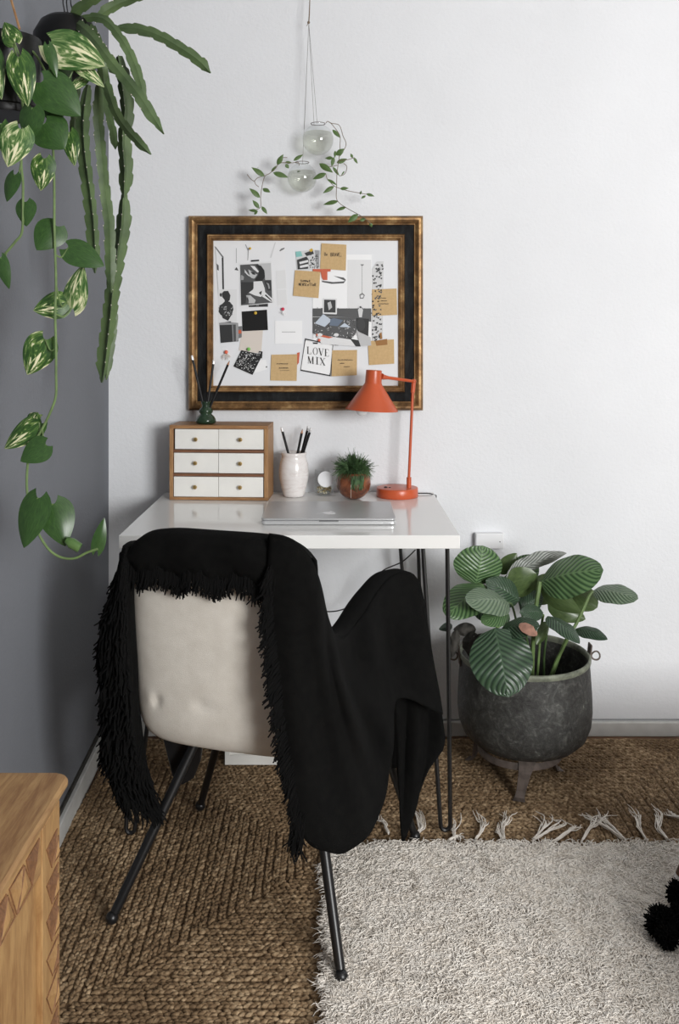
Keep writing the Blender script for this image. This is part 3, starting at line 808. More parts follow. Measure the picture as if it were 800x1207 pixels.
# bust figure print
sh = [(A((110, 640), (135, 625), (160, 600), (205, 605), (235, 640), (240, 680), (225, 720), (205, 760), (165, 740), (120, 730), (100, 700)), 'g40'),
      (A((150, 505), (190, 503), (212, 545), (205, 590), (190, 605), (190, 630), (155, 630), (158, 590), (135, 560), (132, 525)), 'g40'), (A((110, 530), (125, 520), (132, 540), (128, 560), (112, 552)), 'g40')]
for i in range(26):
    x, y = rr.uniform(125, 225), rr.uniform(650, 735); sh.append((A((x, y), (x+14, y-5), (x+9, y+9)), rr.choice(('g185', 'g110', 'g150'))))
sh.append((A2((100, 20), (235, 20), (228, 80), (190, 145), (140, 120)), 'g40'))
for i in range(30):
    x, y = rr.uniform(140, 220), rr.uniform(5, 95); sh.append((A2((x, y), (x+16, y-6), (x+9, y+9)), rr.choice(('g185', 'g110', 'g75'))))
sh += [(A2((105, 165), (180, 155), (285, 165), (290, 330), (265, 340), (262, 180), (110, 185)), 'g150'), (A2((160, 158), (215, 150), (220, 162)), 'g40')]
sheet('figure_print', 'black-and-white print of a seated dark figure at the left edge of the board', 'print', R_(257, 341, 279, 384), .0009, MAT['g220'], sh)
sheet('dark_photo', 'small dark grey square photo under the figure print', 'photo', [(258.6, 382.9), (279.8, 382.5), (281, 402.3), (260, 404.2)], .0016, MAT['g40'],
      [(A2((222, 182), (262, 178), (272, 335), (232, 342)), 'g75'), (A2((228, 182), (234, 182), (242, 342), (236, 342)), 'g150')])
sheet('red_print', 'small red and brown scrap between dark photo and black card', 'print', A2((255, 200), (320, 195), (318, 300), (268, 320)), .0011, MAT['g110'],
      [(A2((275, 235), (312, 230), (318, 262), (280, 270)), 'rust_print'), (A2((262, 275), (290, 272), (285, 310), (264, 315)), 'g220')])
# black and white portrait print
sh = [(A((303, 258), (592, 240), (606, 612), (312, 640)), 'g75'), (A((470, 248), (592, 240), (600, 400), (540, 400), (530, 310)), 'g185'),
      (A((345, 300), (370, 330), (410, 380), (440, 390), (380, 360), (348, 330)), 'g205'), (A((400, 265), (440, 270), (480, 320), (470, 330), (430, 300)), 'g220'),
      (A((380, 300), (430, 330), (465, 350), (440, 385), (395, 370)), 'g185'), (A((400, 320), (440, 330), (450, 352), (420, 348)), 'g40'),
      (A((450, 255), (500, 265), (532, 310), (538, 370), (510, 410), (470, 420), (440, 400), (470, 360), (485, 310)), 'g12'),
      (A((430, 415), (510, 410), (535, 480), (540, 520), (500, 560), (440, 545), (385, 520), (430, 480)), 'g220'), (A((480, 520), (510, 500), (500, 545)), 'g40'),
      (A((315, 350), (340, 370), (335, 400), (310, 400)), 'g150'), (A((310, 420), (430, 420), (425, 490), (370, 530), (355, 620), (312, 630)), 'g40'),
      (A((360, 545), (400, 545), (450, 590), (440, 620), (385, 620)), 'g185'), (A((375, 550), (385, 600), (380, 620), (368, 575)), 'g40'), (A((530, 410), (590, 400), (600, 500), (560, 500)), 'g40'), (A((550, 425), (575, 435), (585, 480), (572, 485), (565, 450)), 'g150'),
      (A((540, 515), (605, 575), (605, 605), (590, 605), (510, 555)), 'g220'), (A((545, 535), (600, 590), (598, 600), (535, 545)), 'g12')]
sheet('portrait_print', 'black-and-white photographic print of a crouching person near the upper left', 'print', [(281.8, 310.5), (319.8, 308.2), (323.2, 357), (283, 361)], .0014, MAT['g220'], sh)
sheet('clip_strip', 'dark strip print tucked under the portrait print', 'print', A((380, 630), (565, 618), (566, 652), (385, 656)), .0009, MAT['g40'], [(A((455, 635), (480, 632), (480, 645), (455, 648)), 'g110')])
sheet('tape_piece', 'short black tape strip above the portrait print', 'tape', A((405, 213), (482, 208), (483, 222), (406, 228)), .0026, MAT['g12'])
t = sheet('black_card', 'plain black card pinned in the left part of the board', 'card', A2((318, 58), (556, 40), (566, 232), (325, 243)), .0012, simple('black_card', (16, 16, 17), .85))
sheet('beige_card', 'plain beige card under the black card', 'card', A2((318, 245), (518, 232), (502, 455), (290, 425)), .0007, MAT['beige'])
sh = []
quad = A2((315, 422), (515, 465), (420, 655), (240, 575))
for i in range(120):
    a, b_ = rr.uniform(.04, .96), rr.uniform(.04, .96)
    q = [(quad[0][j]*(1-a)+quad[1][j]*a)*(1-b_)+(quad[3][j]*(1-a)+quad[2][j]*a)*b_ for j in (0, 1)]
    w = rr.uniform(.25, .6); an = rr.uniform(0, 3)
    sh.append((ell(q[0], q[1], w*1.3, w*.7, 5, an), 'g238'))
sheet('dotted_card', 'black card with white dots pinned askew at the lower left of the board', 'card', quad, .0018, MAT['g12'], sh, part='white_dots')
sheet('dark_clip', 'small black clip at the corner of the dotted card', 'clip', A2((480, 430), (515, 435), (510, 500), (475, 490)), .0028, MAT['g12'], [(A2((485, 440), (497, 442), (495, 458), (484, 456)), 'g185')])
sheet('white_scrap', 'white scrap of paper right of the dotted card', 'card', A2((445, 520), (545, 510), (560, 600), (440, 640)), .0006, MAT['g238'], [(A2((545, 575), (558, 572), (558, 586), (546, 588)), 'g75')])
sheet('white_card', 'blank white card with one thin printed line in the middle of the board', 'card', R_(324, 378, 356, 405), .0008, MAT['g238'], [(R_(332, 391, 348, 391.6), 'g150')])
# sticky notes
def strokes(segs, w=.45):
    out = []
    for a, c in segs:
        dx, dy = c[0]-a[0], c[1]-a[1]; L = math.hypot(dx, dy) or 1; nx, ny = -dy/L*w/2, dx/L*w/2
        out.append(([(a[0]+nx, a[1]+ny), (c[0]+nx, c[1]+ny), (c[0]-nx, c[1]-ny), (a[0]-nx, a[1]-ny)], 'ink'))
    return out
FONT = {'A': '0,0 .5,1 1,0;.2,.4 .8,.4', 'B': '0,0 0,1 .7,1 .8,.75 .6,.55 0,.5;.6,.55 .9,.3 .7,0 0,0', 'R': '0,0 0,1 .8,1 .8,.55 0,.5 .9,0', 'V': '0,1 .5,0 1,1', 'E': '.9,1 0,1 0,0 .9,0;0,.5 .7,.5',
        'e': '0,.3 .7,.3 .6,.55 .2,.55 0,.3 .2,0 .7,.05', 'N': '0,0 0,1 .9,0 .9,1', 'W': '0,1 .25,0 .5,.7 .75,0 1,1', 'S': '.9,1 .2,1 0,.7 .8,.4 .8,.1 0,0', 'L': '0,1 0,0 .8,0', 'T': '0,1 1,1;.5,1 .5,0',
        'U': '0,1 0,.1 .8,0 .8,1', 'M': '0,0 0,1 .5,.4 1,1 1,0', 'I': '.4,1 .4,0', 'G': '.9,.9 .2,1 0,.4 .3,0 .9,.1 .9,.5 .5,.5', 'O': '.5,1 0,.6 .2,0 .8,0 1,.6 .5,1', 'K': '0,0 0,1;.9,1 0,.5 .9,0', 'H': '0,0 0,1;.9,0 .9,1;0,.5 .9,.5', 'P': '0,0 0,1 .8,1 .8,.5 0,.5', 'D': '0,0 0,1 .6,1 .9,.5 .6,0 0,0', 'Y': '0,1 .5,.5 1,1;.5,.5 .5,0', ';': '.4,.7 .4,.6;.4,.2 .2,-.2', ' ': ''}
def write(txt, x, y, h, w, gap=.35, sl=0.0, th_=.45):
    """hand lettering; x,y = left end of the base line in photo pixels of the board plane"""
    segs = []
    for ch in txt:
        for st_ in FONT[ch].split(';'):
            p = [tuple(float(v) for v in q.split(',')) for q in st_.split()]
            for a, c in zip(p, p[1:]):
                segs.append(((x+a[0]*w, y-a[1]*h+sl*(a[0]*w)), (x+c[0]*w, y-c[1]*h+sl*c[0]*w)))
        x += w*(1+gap); y += sl*w*(1+gap)
    return strokes(segs, th_)
def note(quad, label, lift, shapes):
    return sheet('sticky_note', label, 'note', quad, lift, MAT['kraft'], shapes, 'brown paper notes on the board', 'handwriting')
n1 = C1((250, 38), (418, 48), (414, 222), (240, 210)); n2 = C1((72, 220), (243, 230), (230, 408), (58, 392)); n3 = C1((592, 348), (758, 343), (760, 515), (594, 520))
note(n1, 'square kraft note reading BE BRAVE, topmost on the board', .0030, write('Be', *C1((270, 122))[0], 3.6, 1.7, .3)+write('BRAVE;', *C1((312, 126))[0], 4.0, 1.8, .3, 0))
note(n2, 'square kraft note with a dark two-line scrawl left of the small orange shelf print', .0024, write('SUMMeR', *C1((108, 298))[0], 2.2, 1.5, .35, .03)+write('NEWSLeTTeR', *C1((98, 324))[0], 3.2, 1.5, .38, .02))
# illegible scrawls as plain wavering pen lines
def scrawl(x0, y0, x1, h=.9, sd=1):
    r2 = random.Random(sd); segs = []; x = x0; last = (x0, y0)
    while x < x1:
        nx = x+r2.uniform(.35, .8); p = (nx, y0+(-h if len(segs) % 2 else h*.5)*r2.uniform(.4, 1)); segs.append((last, p)); last = p; x = nx
    return strokes(segs, .38)
n3 = C1((590, 350), (756, 343), (760, 520), (592, 528))
note(n3, 'square kraft note at the right edge of the board, halfway up', .0024, scrawl(*C1((625, 408))[0], 335+682/5.714, .8, 2)+scrawl(*C1((650, 427))[0], 335+690/5.714, .7, 3)+scrawl(*C1((632, 447))[0], 335+702/5.714, .8, 4))
note(C2((562, 240), (738, 228), (740, 392), (570, 402)), 'blank square kraft note at the lower right of the board', .0020, [])
note(C2((322, 302), (490, 300), (488, 470), (318, 478)), 'square kraft note directly right of the LOVE MIX card', .0030, scrawl(*C2((357, 368))[0], 335+458/5.714, .8, 5)+scrawl(*C2((372, 391))[0], 335+402/5.714, .7, 6)+scrawl(*C2((398, 413))[0], 335+440/5.714, .8, 7))
note(A2((598, 465), (842, 460), (836, 712), (588, 708)), 'square kraft note at the bottom left, beside the LOVE MIX card', .0022, scrawl(*A2((645, 552))[0], 245+750/8, .8, 8)+scrawl(*A2((668, 592))[0], 245+756/8, .9, 9)+strokes([(A2((680, 615))[0], A2((768, 612))[0])], .3))
# colourful cake print
sh = [(C1((75, 95), (112, 92), (122, 125), (80, 132)), 'teal'), (C1((85, 150), (150, 128), (165, 150), (160, 210), (90, 215)), 'g40'), (C1((100, 165), (160, 150), (162, 165), (104, 180)), 'g220'), (C1((105, 190), (160, 178), (162, 195), (106, 205)), 'g220'),
      (C1((135, 105), (190, 85), (200, 110), (150, 125)), 'g40'), (C1((165, 85), (185, 72), (195, 85), (180, 98)), 'yellow'), (C1((205, 85), (238, 88), (236, 200), (215, 205)), 'g150')]
for i in range(34):
    x, y = rr.uniform(165, 228), rr.uniform(115, 205); sh.append((C1((x, y), (x+9, y-3), (x+6, y+7)), 'g12'))
sheet('cake_print', 'small striped print with a teal corner near the top centre of the board', 'print', C1((78, 92), (238, 82), (236, 215), (85, 222)), .0012, MAT['g205'], sh)
sheet('shelf_print', 'orange T-shaped cut-out between two kraft notes', 'print', C1((192, 212), (312, 212), (312, 228), (290, 230), (290, 286), (262, 286), (252, 270), (245, 232), (192, 226)), .0034, MAT['rust_print'])
# living room print
sh = [(C1((425, 150), (585, 150), (585, 480), (425, 480)), 'g220'), (C1((522, 185), (524, 185), (524, 375), (522, 375)), 'g75'), (C1((512, 180), (536, 180), (530, 190), (518, 190)), 'g110'),
      (C1((505, 385), (525, 372), (542, 388), (532, 412), (508, 412)), 'g110'), (C1((512, 392), (525, 384), (535, 392), (528, 405), (514, 405)), 'g220'),
      (C1((250, 290), (330, 300), (400, 295), (415, 285), (400, 308), (320, 312), (255, 300)), 'g75'), (C1((330, 258), (400, 270), (415, 285), (408, 290), (360, 270)), 'g75')]
for i in range(46):
    x = 195+i*8.6; h = rr.uniform(5, 45); sh.append((C1((x, 514-h), (x+rr.uniform(4, 8), 514-h+3), (x+7, 514), (x, 514)), rr.choice(('g40', 'g75', 'g12', 'g110'))))
sh += [(C2((192, 20), (585, 20), (585, 110), (495, 100), (480, 80), (192, 75)), 'g75'), (C2((262, 4), (352, 4), (352, 60), (262, 56)), 'g220'), (C1((260, 408), (354, 410), (354, 514), (258, 512)), 'g220'), (C1((268, 418), (345, 420), (345, 506), (266, 504)), 'g40'), (C1((290, 440), (312, 430), (322, 470), (300, 490)), 'g185'),
       (C2((192, 78), (490, 80), (498, 140), (480, 190), (430, 250), (192, 190)), 'g75')]
for i in range(90):
    x, y = rr.uniform(195, 480), rr.uniform(90, 215); sh.append((ell(*C2((x, y))[0], rr.uniform(.6, 1.6), .35, 6, rr.uniform(0, 3)), rr.choice(('g185', 'g150', 'g40', 'g220'))))
sh += [(C2((205, 120), (262, 58), (320, 100), (272, 145)), 'paleblue'), (C2((310, 92), (335, 85), (395, 100), (360, 140), (305, 135)), 'bluegrey'), (C2((370, 145), (405, 118), (448, 148)), 'paleblue'),
       (C2((486, 85), (570, 90), (565, 215), (495, 170)), 'g12'), (ell(*C2((515, 130))[0], 5.2, 7.4, 18), 'g40'), (C2((495, 30), (512, 5), (530, 30), (522, 80), (503, 80)), 'g205'), (C2((505, 10), (515, 4), (522, 14), (512, 20)), 'g12'),
       (C2((485, 170), (582, 215), (585, 270), (510, 275)), 'g185'), (C2((215, 195), (480, 235), (485, 275), (250, 260)), 'g220'), (C2((420, 195), (450, 225), (500, 235), (515, 277), (480, 275)), 'g12'), (C2((215, 190), (330, 215), (300, 222), (215, 205)), 'rust_print'), (ell(*C2((240, 198))[0], 3, 2, 10), 'g220'), (ell(*C2((350, 198))[0], 3, 2, 10), 'g220')]
sheet('living_room_print', 'large black-and-white print of a living room filling the right of the board', 'print', [(368.2, 300), (438, 300), (438, 409), (368.5, 403)], .0009, MAT['g238'], sh)
sh = []
for i in range(95):
    y = rr.uniform(310, 405); x = 438.5+rr.uniform(0, 11) if y > 318 else rr.uniform(443, 451)
    sh.append(([(x-1, y), (x+rr.uniform(.6, 1.8), y-.7), (x+.8, y+rr.uniform(.8, 2)), (x-.7, y+1)], rr.choice(('g12', 'g40', 'g75'))))
sheet('patterned_strip', 'narrow black-and-white patterned strip beside the living room print', 'print', [(438, 318), (444, 308.2), (452, 308), (451, 398), (438.5, 402)], .0014, MAT['g205'], sh)
sheet('gold_tape', 'brown translucent tape on the blank lower right note', 'tape', C2((612, 238), (692, 225), (694, 265), (620, 272)), .0030, MAT['tape'], [(C2((640, 190), (655, 180), (660, 225), (645, 228)), 'tape')])
# LOVE MIX card
sheet('black_outline_card', 'white card with thick black edge half hidden behind the LOVE MIX card', 'card', C2((140, 222), (330, 262), (312, 478), (108, 440)), .0014, MAT['g12'], [(C2((145, 232), (325, 268), (308, 458), (118, 430)), 'g220')])
lq = C2((142, 240), (320, 268), (304, 468), (112, 432))
def didot(txt, x, y, w, h, sl):
    out = []
    th_, tn = 1.25, .35
    def seg(a, c, t): 
        a = (x+a[0]*w, y-a[1]*h+sl*a[0]*w); c = (x+c[0]*w, y-c[1]*h+sl*c[0]*w)
        return [(a[0]-t/2, a[1]), (a[0]+t/2, a[1]), (c[0]+t/2, c[1]), (c[0]-t/2, c[1])]
    def hor(a, c, t=.35):
        a = (x+a[0]*w, y-a[1]*h+sl*a[0]*w); c = (x+c[0]*w, y-c[1]*h+sl*c[0]*w)
        return [(a[0], a[1]-t/2), (c[0], c[1]-t/2), (c[0], c[1]+t/2), (a[0], a[1]+t/2)]
    for ch in txt:
        g = []
        if ch == 'L': g = [seg((.2, 0), (.2, 1), th_), hor((0, 0), (.85, 0)), hor((0, 1), (.42, 1)), seg((.82, 0), (.85, .25), tn)]
        if ch == 'O':
            cx_, cy_ = x+.5*w, y-.5*h+sl*.5*w
            o1 = ell(cx_, cy_, .5*w, .52*h, 20); i1 = ell(cx_, cy_, .5*w-.9, .52*h-.25, 20)
            g = [[o1[k], o1[(k+1) % 20], i1[(k+1) % 20], i1[k]] for k in range(20)]
        if ch == 'V': g = [seg((.1, 1), (.5, 0), th_), seg((.52, 0), (.88, 1), tn), hor((-.05, 1), (.3, 1)), hor((.7, 1), (1.02, 1))]
        if ch == 'E': g = [seg((.2, 0), (.2, 1), th_), hor((0, 0), (.8, 0)), hor((0, 1), (.8, 1)), hor((.2, .5), (.6, .5)), seg((.8, 0), (.82, .22), tn), seg((.8, .8), (.8, 1), tn)]
        if ch == 'M': g = [seg((.1, 0), (.1, 1), tn), seg((.12, 1), (.5, 0), th_), seg((.5, 0), (.9, 1), tn), seg((.92, 0), (.92, 1), th_), hor((-.02, 0), (.24, 0)), hor((.76, 0), (1.08, 0))]
        if ch == 'I': g = [seg((.5, 0), (.5, 1), th_), hor((.25, 0), (.75, 0)), hor((.25, 1), (.75, 1))]
        if ch == 'X': g = [seg((.15, 1), (.85, 0), th_), seg((.12, 0), (.85, 1), tn), hor((0, 0), (.3, 0)), hor((.65, 0), (1, 0)), hor((0, 1), (.35, 1)), hor((.7, 1), (1, 1))]
        out += [(q, 'ink') for q in g]; x += w*(1.18 if ch not in 'I' else .95); y += sl*w*1.18
    return out
x_, y_ = C2((152, 325))[0]; x2, y2 = C2((158, 388))[0]
t = sheet('love_mix_card', 'white card lettered LOVE MIX in black serif capitals', 'card', lq, .0022, MAT['g238'], didot('LOVE', x_, y_, 5.9, 8.3, .13)+didot('MIX', x2, y2, 6.6, 8.3, .13), part='lettering')
for q in (C2((190, 250), (226, 250), (224, 258), (196, 258)), C2((338, 256), (362, 258), (362, 268), (338, 268))):
    pass
sheet('tape_piece', 'small black tape strip at the top left of the LOVE MIX card', 'tape', C2((190, 249), (226, 250), (224, 260), (195, 259)), .0034, MAT['g12'])
sheet('tape_piece', 'small black tape strip at the top right of the LOVE MIX card', 'tape', C2((338, 255), (364, 257), (364, 269), (338, 269)), .0034, MAT['g12'])
sheet('red_scrap', 'narrow red paper scrap left of the LOVE MIX card', 'print', C2((85, 320), (104, 315), (98, 385), (88, 400)), .0012, MAT['rust_print'])
# pins
def pin(x, y, mat, label, r=1.5):
    t = thing('push_pin', bp_(x, y, .004), label, 'pin', 'pins on the board')
    c = bp_(x, y, .0075); k = BD/FPX
    obj('pin_head', B().sphere(c, r*k, 12, 8, sq=(1, .7, 1)), MAT[mat], t)
    obj('pin_shank', B().tube([c, c+Vector((0, .0035+.003, 0))], .0006, 6), MAT['alu_light'], t)
pin(294.8, 292.8, 'yellow', 'brass pin at the top of the pale room print')
pin(301, 369, 'yellow', 'brass pin in the black card', 1.9)
pin(293, 411.5, 'green_pin', 'green pin between the beige card and the dotted card', 2.1)
pin(333.3, 364.3, 'pink_red', 'red pin with white tassel under the pale room print', 2)
pin(266.5, 415, 'orange_pin', 'orange-red pin with spidery tassel at the lower left of the board', 2.2)
pin(376, 401, 'orange_pin', 'orange pin above the LOVE MIX card', 1.7)
def whisk(cx_, cy_, n, L, mat, label, seed):
    r2 = random.Random(seed); t = thing('pin_tassel', bp_(cx_, cy_+L, .004), label, 'tassel'); b = B()
    for i in range(n):
        a = r2.uniform(-1.0, 1.0); l = L*r2.uniform(.6, 1)
        b.tube([bp_(cx_, cy_, .005), bp_(cx_+math.sin(a)*l*.6, cy_+math.cos(a)*l*.5, .008), bp_(cx_+math.sin(a)*l, cy_+math.cos(a)*l, .006)], .0007, 4)
    obj('threads', b, mat, t)
whisk(266.8, 416.5, 14, 9, MAT['beige'], 'pale thread tassel hanging below the orange-red pin', 1)
whisk(333, 366.5, 8, 6.5, MAT['g238'], 'white thread tassel hanging below the red pin', 2)
# ================================================================ leaves
def leaf_b(base, tip, width, shape='oval', normal=(0, -1, .35), curl=.08, fold=.12, wav=.0, nu=12, nv=8, seed=0, lobe=0):
    base = Vector(base); tip = Vector(tip); ax = tip-base; L = ax.length; t_ = ax/L
    N = Vector(normal); N = (N-t_*N.dot(t_)).normalized(); S = t_.cross(N).normalized()
    r2 = random.Random(seed); ph = r2.uniform(0, 6)
    b = B(); uv = []; rows = []
    for i in range(nu+1):
        t = i/nu
        if shape == 'heart': w = math.sin(math.pi*min(1, t**.58))**.8 if 0 < t < 1 else 0
        elif shape == 'round': w = (math.sin(math.pi*t**.9))**.55 if 0 < t < 1 else 0
        elif shape == 'lance': w = math.sin(math.pi*t**.8)**1.0 if 0 < t < 1 else 0
        else: w = math.sin(math.pi*t**.8)**.7 if 0 < t < 1 else 0
        if shape == 'heart' and i == 0: w = .35
        w = max(w, 0)
        row = []
        for j in range(nv+1):
            s = -1+2*j/nv
            back = lobe*s*s*(1-t)**3
            p = base+t_*(t-back)*L+S*(s*w*width/2)
            p += N*(-(fold*abs(s)**1.5*w*width)+curl*L*math.sin(math.pi*t)+wav*width*math.sin(t*16+ph+abs(s)*3)*abs(s)*w)
            row.append(p); uv.append((t, (s+1)/2))
        rows.append(row)
    b.grid(rows); b.uv = uv
    return b
def leaf(parent, base, tip, width, mat, name='leaf', **kw):
    return obj(name, leaf_b(base, tip, width, **kw), mat, parent, angle=0)

# ================================================================ calathea in a cauldron
pd = 2.475; pX = (617.5-VX)/FPX*pd; pY = pd-CAMD
pp = thing('potted_prayer_plant', (pX, pY, JZ), 'large striped-leaf prayer plant in a dark patinated three-legged metal cauldron', 'potted plant')
rz = .342
prof = [(0, .088), (.06, .089), (.105, .097), (.140, .112), (.163, .134), (.175, .165), (.1785, .20), (.177, .25), (.1735, .30), (.1715, rz-.014)]
obj('cauldron', B().lathe((pX, pY, 0), prof+[(.1675, rz-.014), (.169, .25), (.168, .2), (.15, .14), (0, .12)], 72), MAT['patina'], pp, angle=50)
obj('rim', B().lathe((pX, pY, 0), [(.1716, rz-.0145), (.1752, rz-.008), (.1752, rz-.001), (.1722, rz+.002), (.168, rz), (.1668, rz-.008), (.1674, rz-.014)], 72, cap=False), MAT['rim_patina'], pp, angle=0)
obj('soil', B().lathe((pX, pY, 0), [(.165, rz-.13), (.10, rz-.12), (0, rz-.115)], 40), MAT['soil'], pp)
obj('base_ring', B().lathe((pX-.012, pY, 0), [(.108, .093), (.112, .084), (.112, .076), (.104, .076), (.100, .088)], 48, cap=False), MAT['rusty'], pp)
def leg(px_, d_, top):
    f = Vector(((px_-VX)/FPX*d_, d_-CAMD, JZ)); t = Vector(top)
    b = B(); w = .017
    side = Vector((1, 0, 0)) if abs(f.y-pY) > .08 else Vector((.3, -.95, 0))
    out = (f-Vector((pX, pY, JZ))); out.z = 0; out.normalize(); side = out.cross(Vector((0, 0, 1)))
    pth = [t, t.lerp(f, .35)+out*.004, t.lerp(f, .8)-out*.002, f+Vector((0, 0, .004)), f+out*.014+Vector((0, 0, .001))]
    ws = [.024, .016, .012, .013, .016]
    rows = []
    for p, q in zip(pth, ws): rows.append([p-side*q-out*.003, p+side*q-out*.003, p+side*q+out*.004, p-side*q+out*.004])
    b.grid(rows, 0, True); b.f.append((0, 1, 2, 3)); b.m.append(0); n = len(b.v); b.f.append((n-4, n-3, n-2, n-1)); b.m.append(0)
    obj('leg', b, MAT['rusty'], pp, smooth=False, bevel=.002)
leg(612, 2.345, (pX-.012, pY-.106, .105)); leg(655, 2.50, (pX+.080, pY+.045, .105)); leg(557, 2.56, (pX-.105, pY+.06, .11))
# side brackets and ring
for sx in (-1, 1):
    x = pX+sx*.176
    h = obj('handle_bracket', B().box((x, pY, rz-.004), (.005, .030, .058), Matrix.Rotation(sx*.1, 3, 'Y')), MAT['rusty'], pp, smooth=False, bevel=.002)
    rc = Vector((x+sx*.016, pY-.004, rz-.006))
    obj('handle_ring', B().tube([rc+Vector((.0115*math.cos(a), .002*math.sin(a*2), .0115*math.sin(a))) for a in [2*math.pi*i/18 for i in range(19)]], .0023, 6, cap=False), MAT['rusty'], pp)
# leaves: base, tip (photo px, distance), width in px, material, options
CALN = (-.05, -1, .35)
def cleaf(b_, t_, w, mat, **kw):
    d = (b_[2]+t_[2])/2
    kw.setdefault('normal', CALN); kw.setdefault('wav', .02)
    return leaf(pp, P(*b_), P(*t_), w*d/FPX, MAT[mat], nu=18, nv=12, **kw)
cl_ = [
 ((560, 689, 2.42), (569, 643, 2.42), 60, 'cal', dict(shape='round', normal=(.25, -1, .6), seed=1)),
 ((570, 690, 2.40), (526, 727, 2.30), 46, 'cal', dict(shape='round', normal=(-.3, -.9, .7), seed=2)),
 ((600, 711, 2.37), (549, 709, 2.26), 40, 'cal_grey', dict(shape='round', normal=(0, -.8, .8), seed=3)),
 ((583, 740, 2.28), (599, 822, 2.20), 74, 'cal_dark', dict(shape='round', normal=(-.1, -1, .25), curl=.10, fold=.06, seed=4)),
 ((590, 742, 2.30), (636, 738, 2.24), 30, 'cal_dark', dict(shape='round', normal=(.1, -.7, .8), seed=5)),
 ((596, 680, 2.44), (668, 652, 2.50), 25, 'cal_under', dict(shape='oval', normal=(.1, -1, -.35), curl=-.05, wav=.06, seed=6)),
 ((632, 676, 2.44), (588, 700, 2.46), 38, 'cal_olive', dict(shape='oval', normal=(0, -1, -.2), seed=7)),
 ((637, 686, 2.41), (711, 672, 2.31), 56, 'cal', dict(shape='round', normal=(.1, -.85, .75), seed=8)),
 ((699, 696, 2.42), (752, 706, 2.33), 31, 'cal_grey', dict(shape='round', normal=(.1, -.8, .75), seed=9)),
 ((637, 692, 2.43), (684, 722, 2.38), 26, 'cal_olive', dict(shape='oval', normal=(0, -1, -.3), seed=10)),
 ((672, 695, 2.50), (704, 716, 2.46), 30, 'cal_olive', dict(shape='round', seed=11)),
 ((645, 726, 2.34), (683, 759, 2.24), 28, 'cal_dark', dict(shape='oval', normal=(.3, -.7, .8), seed=12)),
 ((678, 741, 2.42), (716, 754, 2.34), 20, 'cal_dark', dict(shape='oval', normal=(0, -.7, .8), seed=13)),
 ((612, 708, 2.42), (572, 684, 2.40), 34, 'cal_dark', dict(shape='oval', normal=(0, -.9, .6), seed=14)),
 ((588, 676, 2.50), (609, 652, 2.50), 18, 'cal_olive', dict(shape='oval', normal=(-.4, -1, .1), seed=15)),
 ((600, 724, 2.35), (567, 734, 2.28), 24, 'cal', dict(shape='round', normal=(0, -.8, .7), seed=16)),
 ((640, 722, 2.36), (612, 722, 2.34), 20, 'cal_dark', dict(shape='oval', normal=(0, -.8, .6), seed=17)),
 ((648, 734, 2.40), (632, 760, 2.36), 18, 'cal_olive', dict(shape='oval', normal=(.6, -1, .1), fold=.3, seed=18)),
 ((533, 737, 2.45), (517, 742, 2.40), 10, 'cal_dark', dict(shape='oval', seed=19)),
 ((628, 684, 2.52), (655, 706, 2.50), 40, 'cal_olive', dict(shape='round', seed=20)),
 ((645, 712, 2.52), (690, 730, 2.50), 26, 'cal_olive', dict(shape='oval', seed=21)),
 ((606, 690, 2.50), (630, 655, 2.54), 34, 'cal', dict(shape='round', seed=22)),
 ((560, 700, 2.48), (592, 728, 2.44), 40, 'cal_dark', dict(shape='round', seed=23)),
 ((614, 716, 2.46), (640, 700, 2.48), 26, 'cal_dark', dict(shape='oval', seed=24)),
]
for a, c, w, m, kw in cl_: cleaf(a, c, w, m, **kw)
o = cleaf((612, 735, 2.255), (633, 749, 2.225), 15, 'cal_brown', shape='round', normal=(.1, -.75, .8), seed=25); o['label'] = 'withered pinkish brown patch of a leaf'
for k_, (a, c, w) in enumerate((((561, 742, 2.34), (534, 742, 2.34), 16), ((556, 744, 2.33), (560, 778, 2.29), 26), ((538, 742, 2.33), (532, 776, 2.31), 12), ((552, 760, 2.30), (580, 748, 2.30), 14))):
    o = cleaf(a, c, w, 'cal_dead', shape='oval', wav=.14, fold=.35, curl=.2, seed=30+k_); o['label'] = 'dried dark curled leaf'
def stem(pts, r, mat='stem', parent=None, n=7):
    b = B().tube(spline([P(*p) for p in pts], 5), r, n); return obj('stem', b, MAT[mat], parent if parent is not None else pp)
stem([(627, 800, 2.44), (628, 760, 2.42), (631, 720, 2.40), (634, 700, 2.40), (636, 686, 2.41)], .0055)
stem([(633, 800, 2.46), (635, 770, 2.45), (637, 745, 2.44), (640, 725, 2.40)], .0035)
stem([(641, 800, 2.48), (641, 775, 2.47), (644, 748, 2.44), (646, 730, 2.40)], .003, 'stem_dark')
stem([(650, 800, 2.46), (657, 778, 2.44), (668, 752, 2.42), (679, 735, 2.42), (694, 703, 2.42), (700, 697, 2.42)], .0045)
stem([(646, 805, 2.44), (655, 780, 2.42), (664, 762, 2.40), (668, 748, 2.38), (652, 730, 2.35)], .0045)
stem([(620, 800, 2.44), (612, 760, 2.40), (600, 735, 2.34), (585, 740, 2.29)], .0035)
stem([(618, 800, 2.46), (604, 760, 2.44), (590, 720, 2.42), (572, 692, 2.41), (560, 689, 2.42)], .0035, 'stem_dark')
stem([(623, 800, 2.46), (612, 750, 2.44), (604, 715, 2.40), (598, 711, 2.37)], .003, 'stem_dark')
stem([(612, 800, 2.48), (590, 770, 2.46), (560, 755, 2.40), (550, 748, 2.36)], .003, 'stem_dark')
stem([(630, 805, 2.50), (622, 760, 2.50), (612, 710, 2.49), (604, 685, 2.46), (596, 680, 2.45)], .003, 'stem_dark')

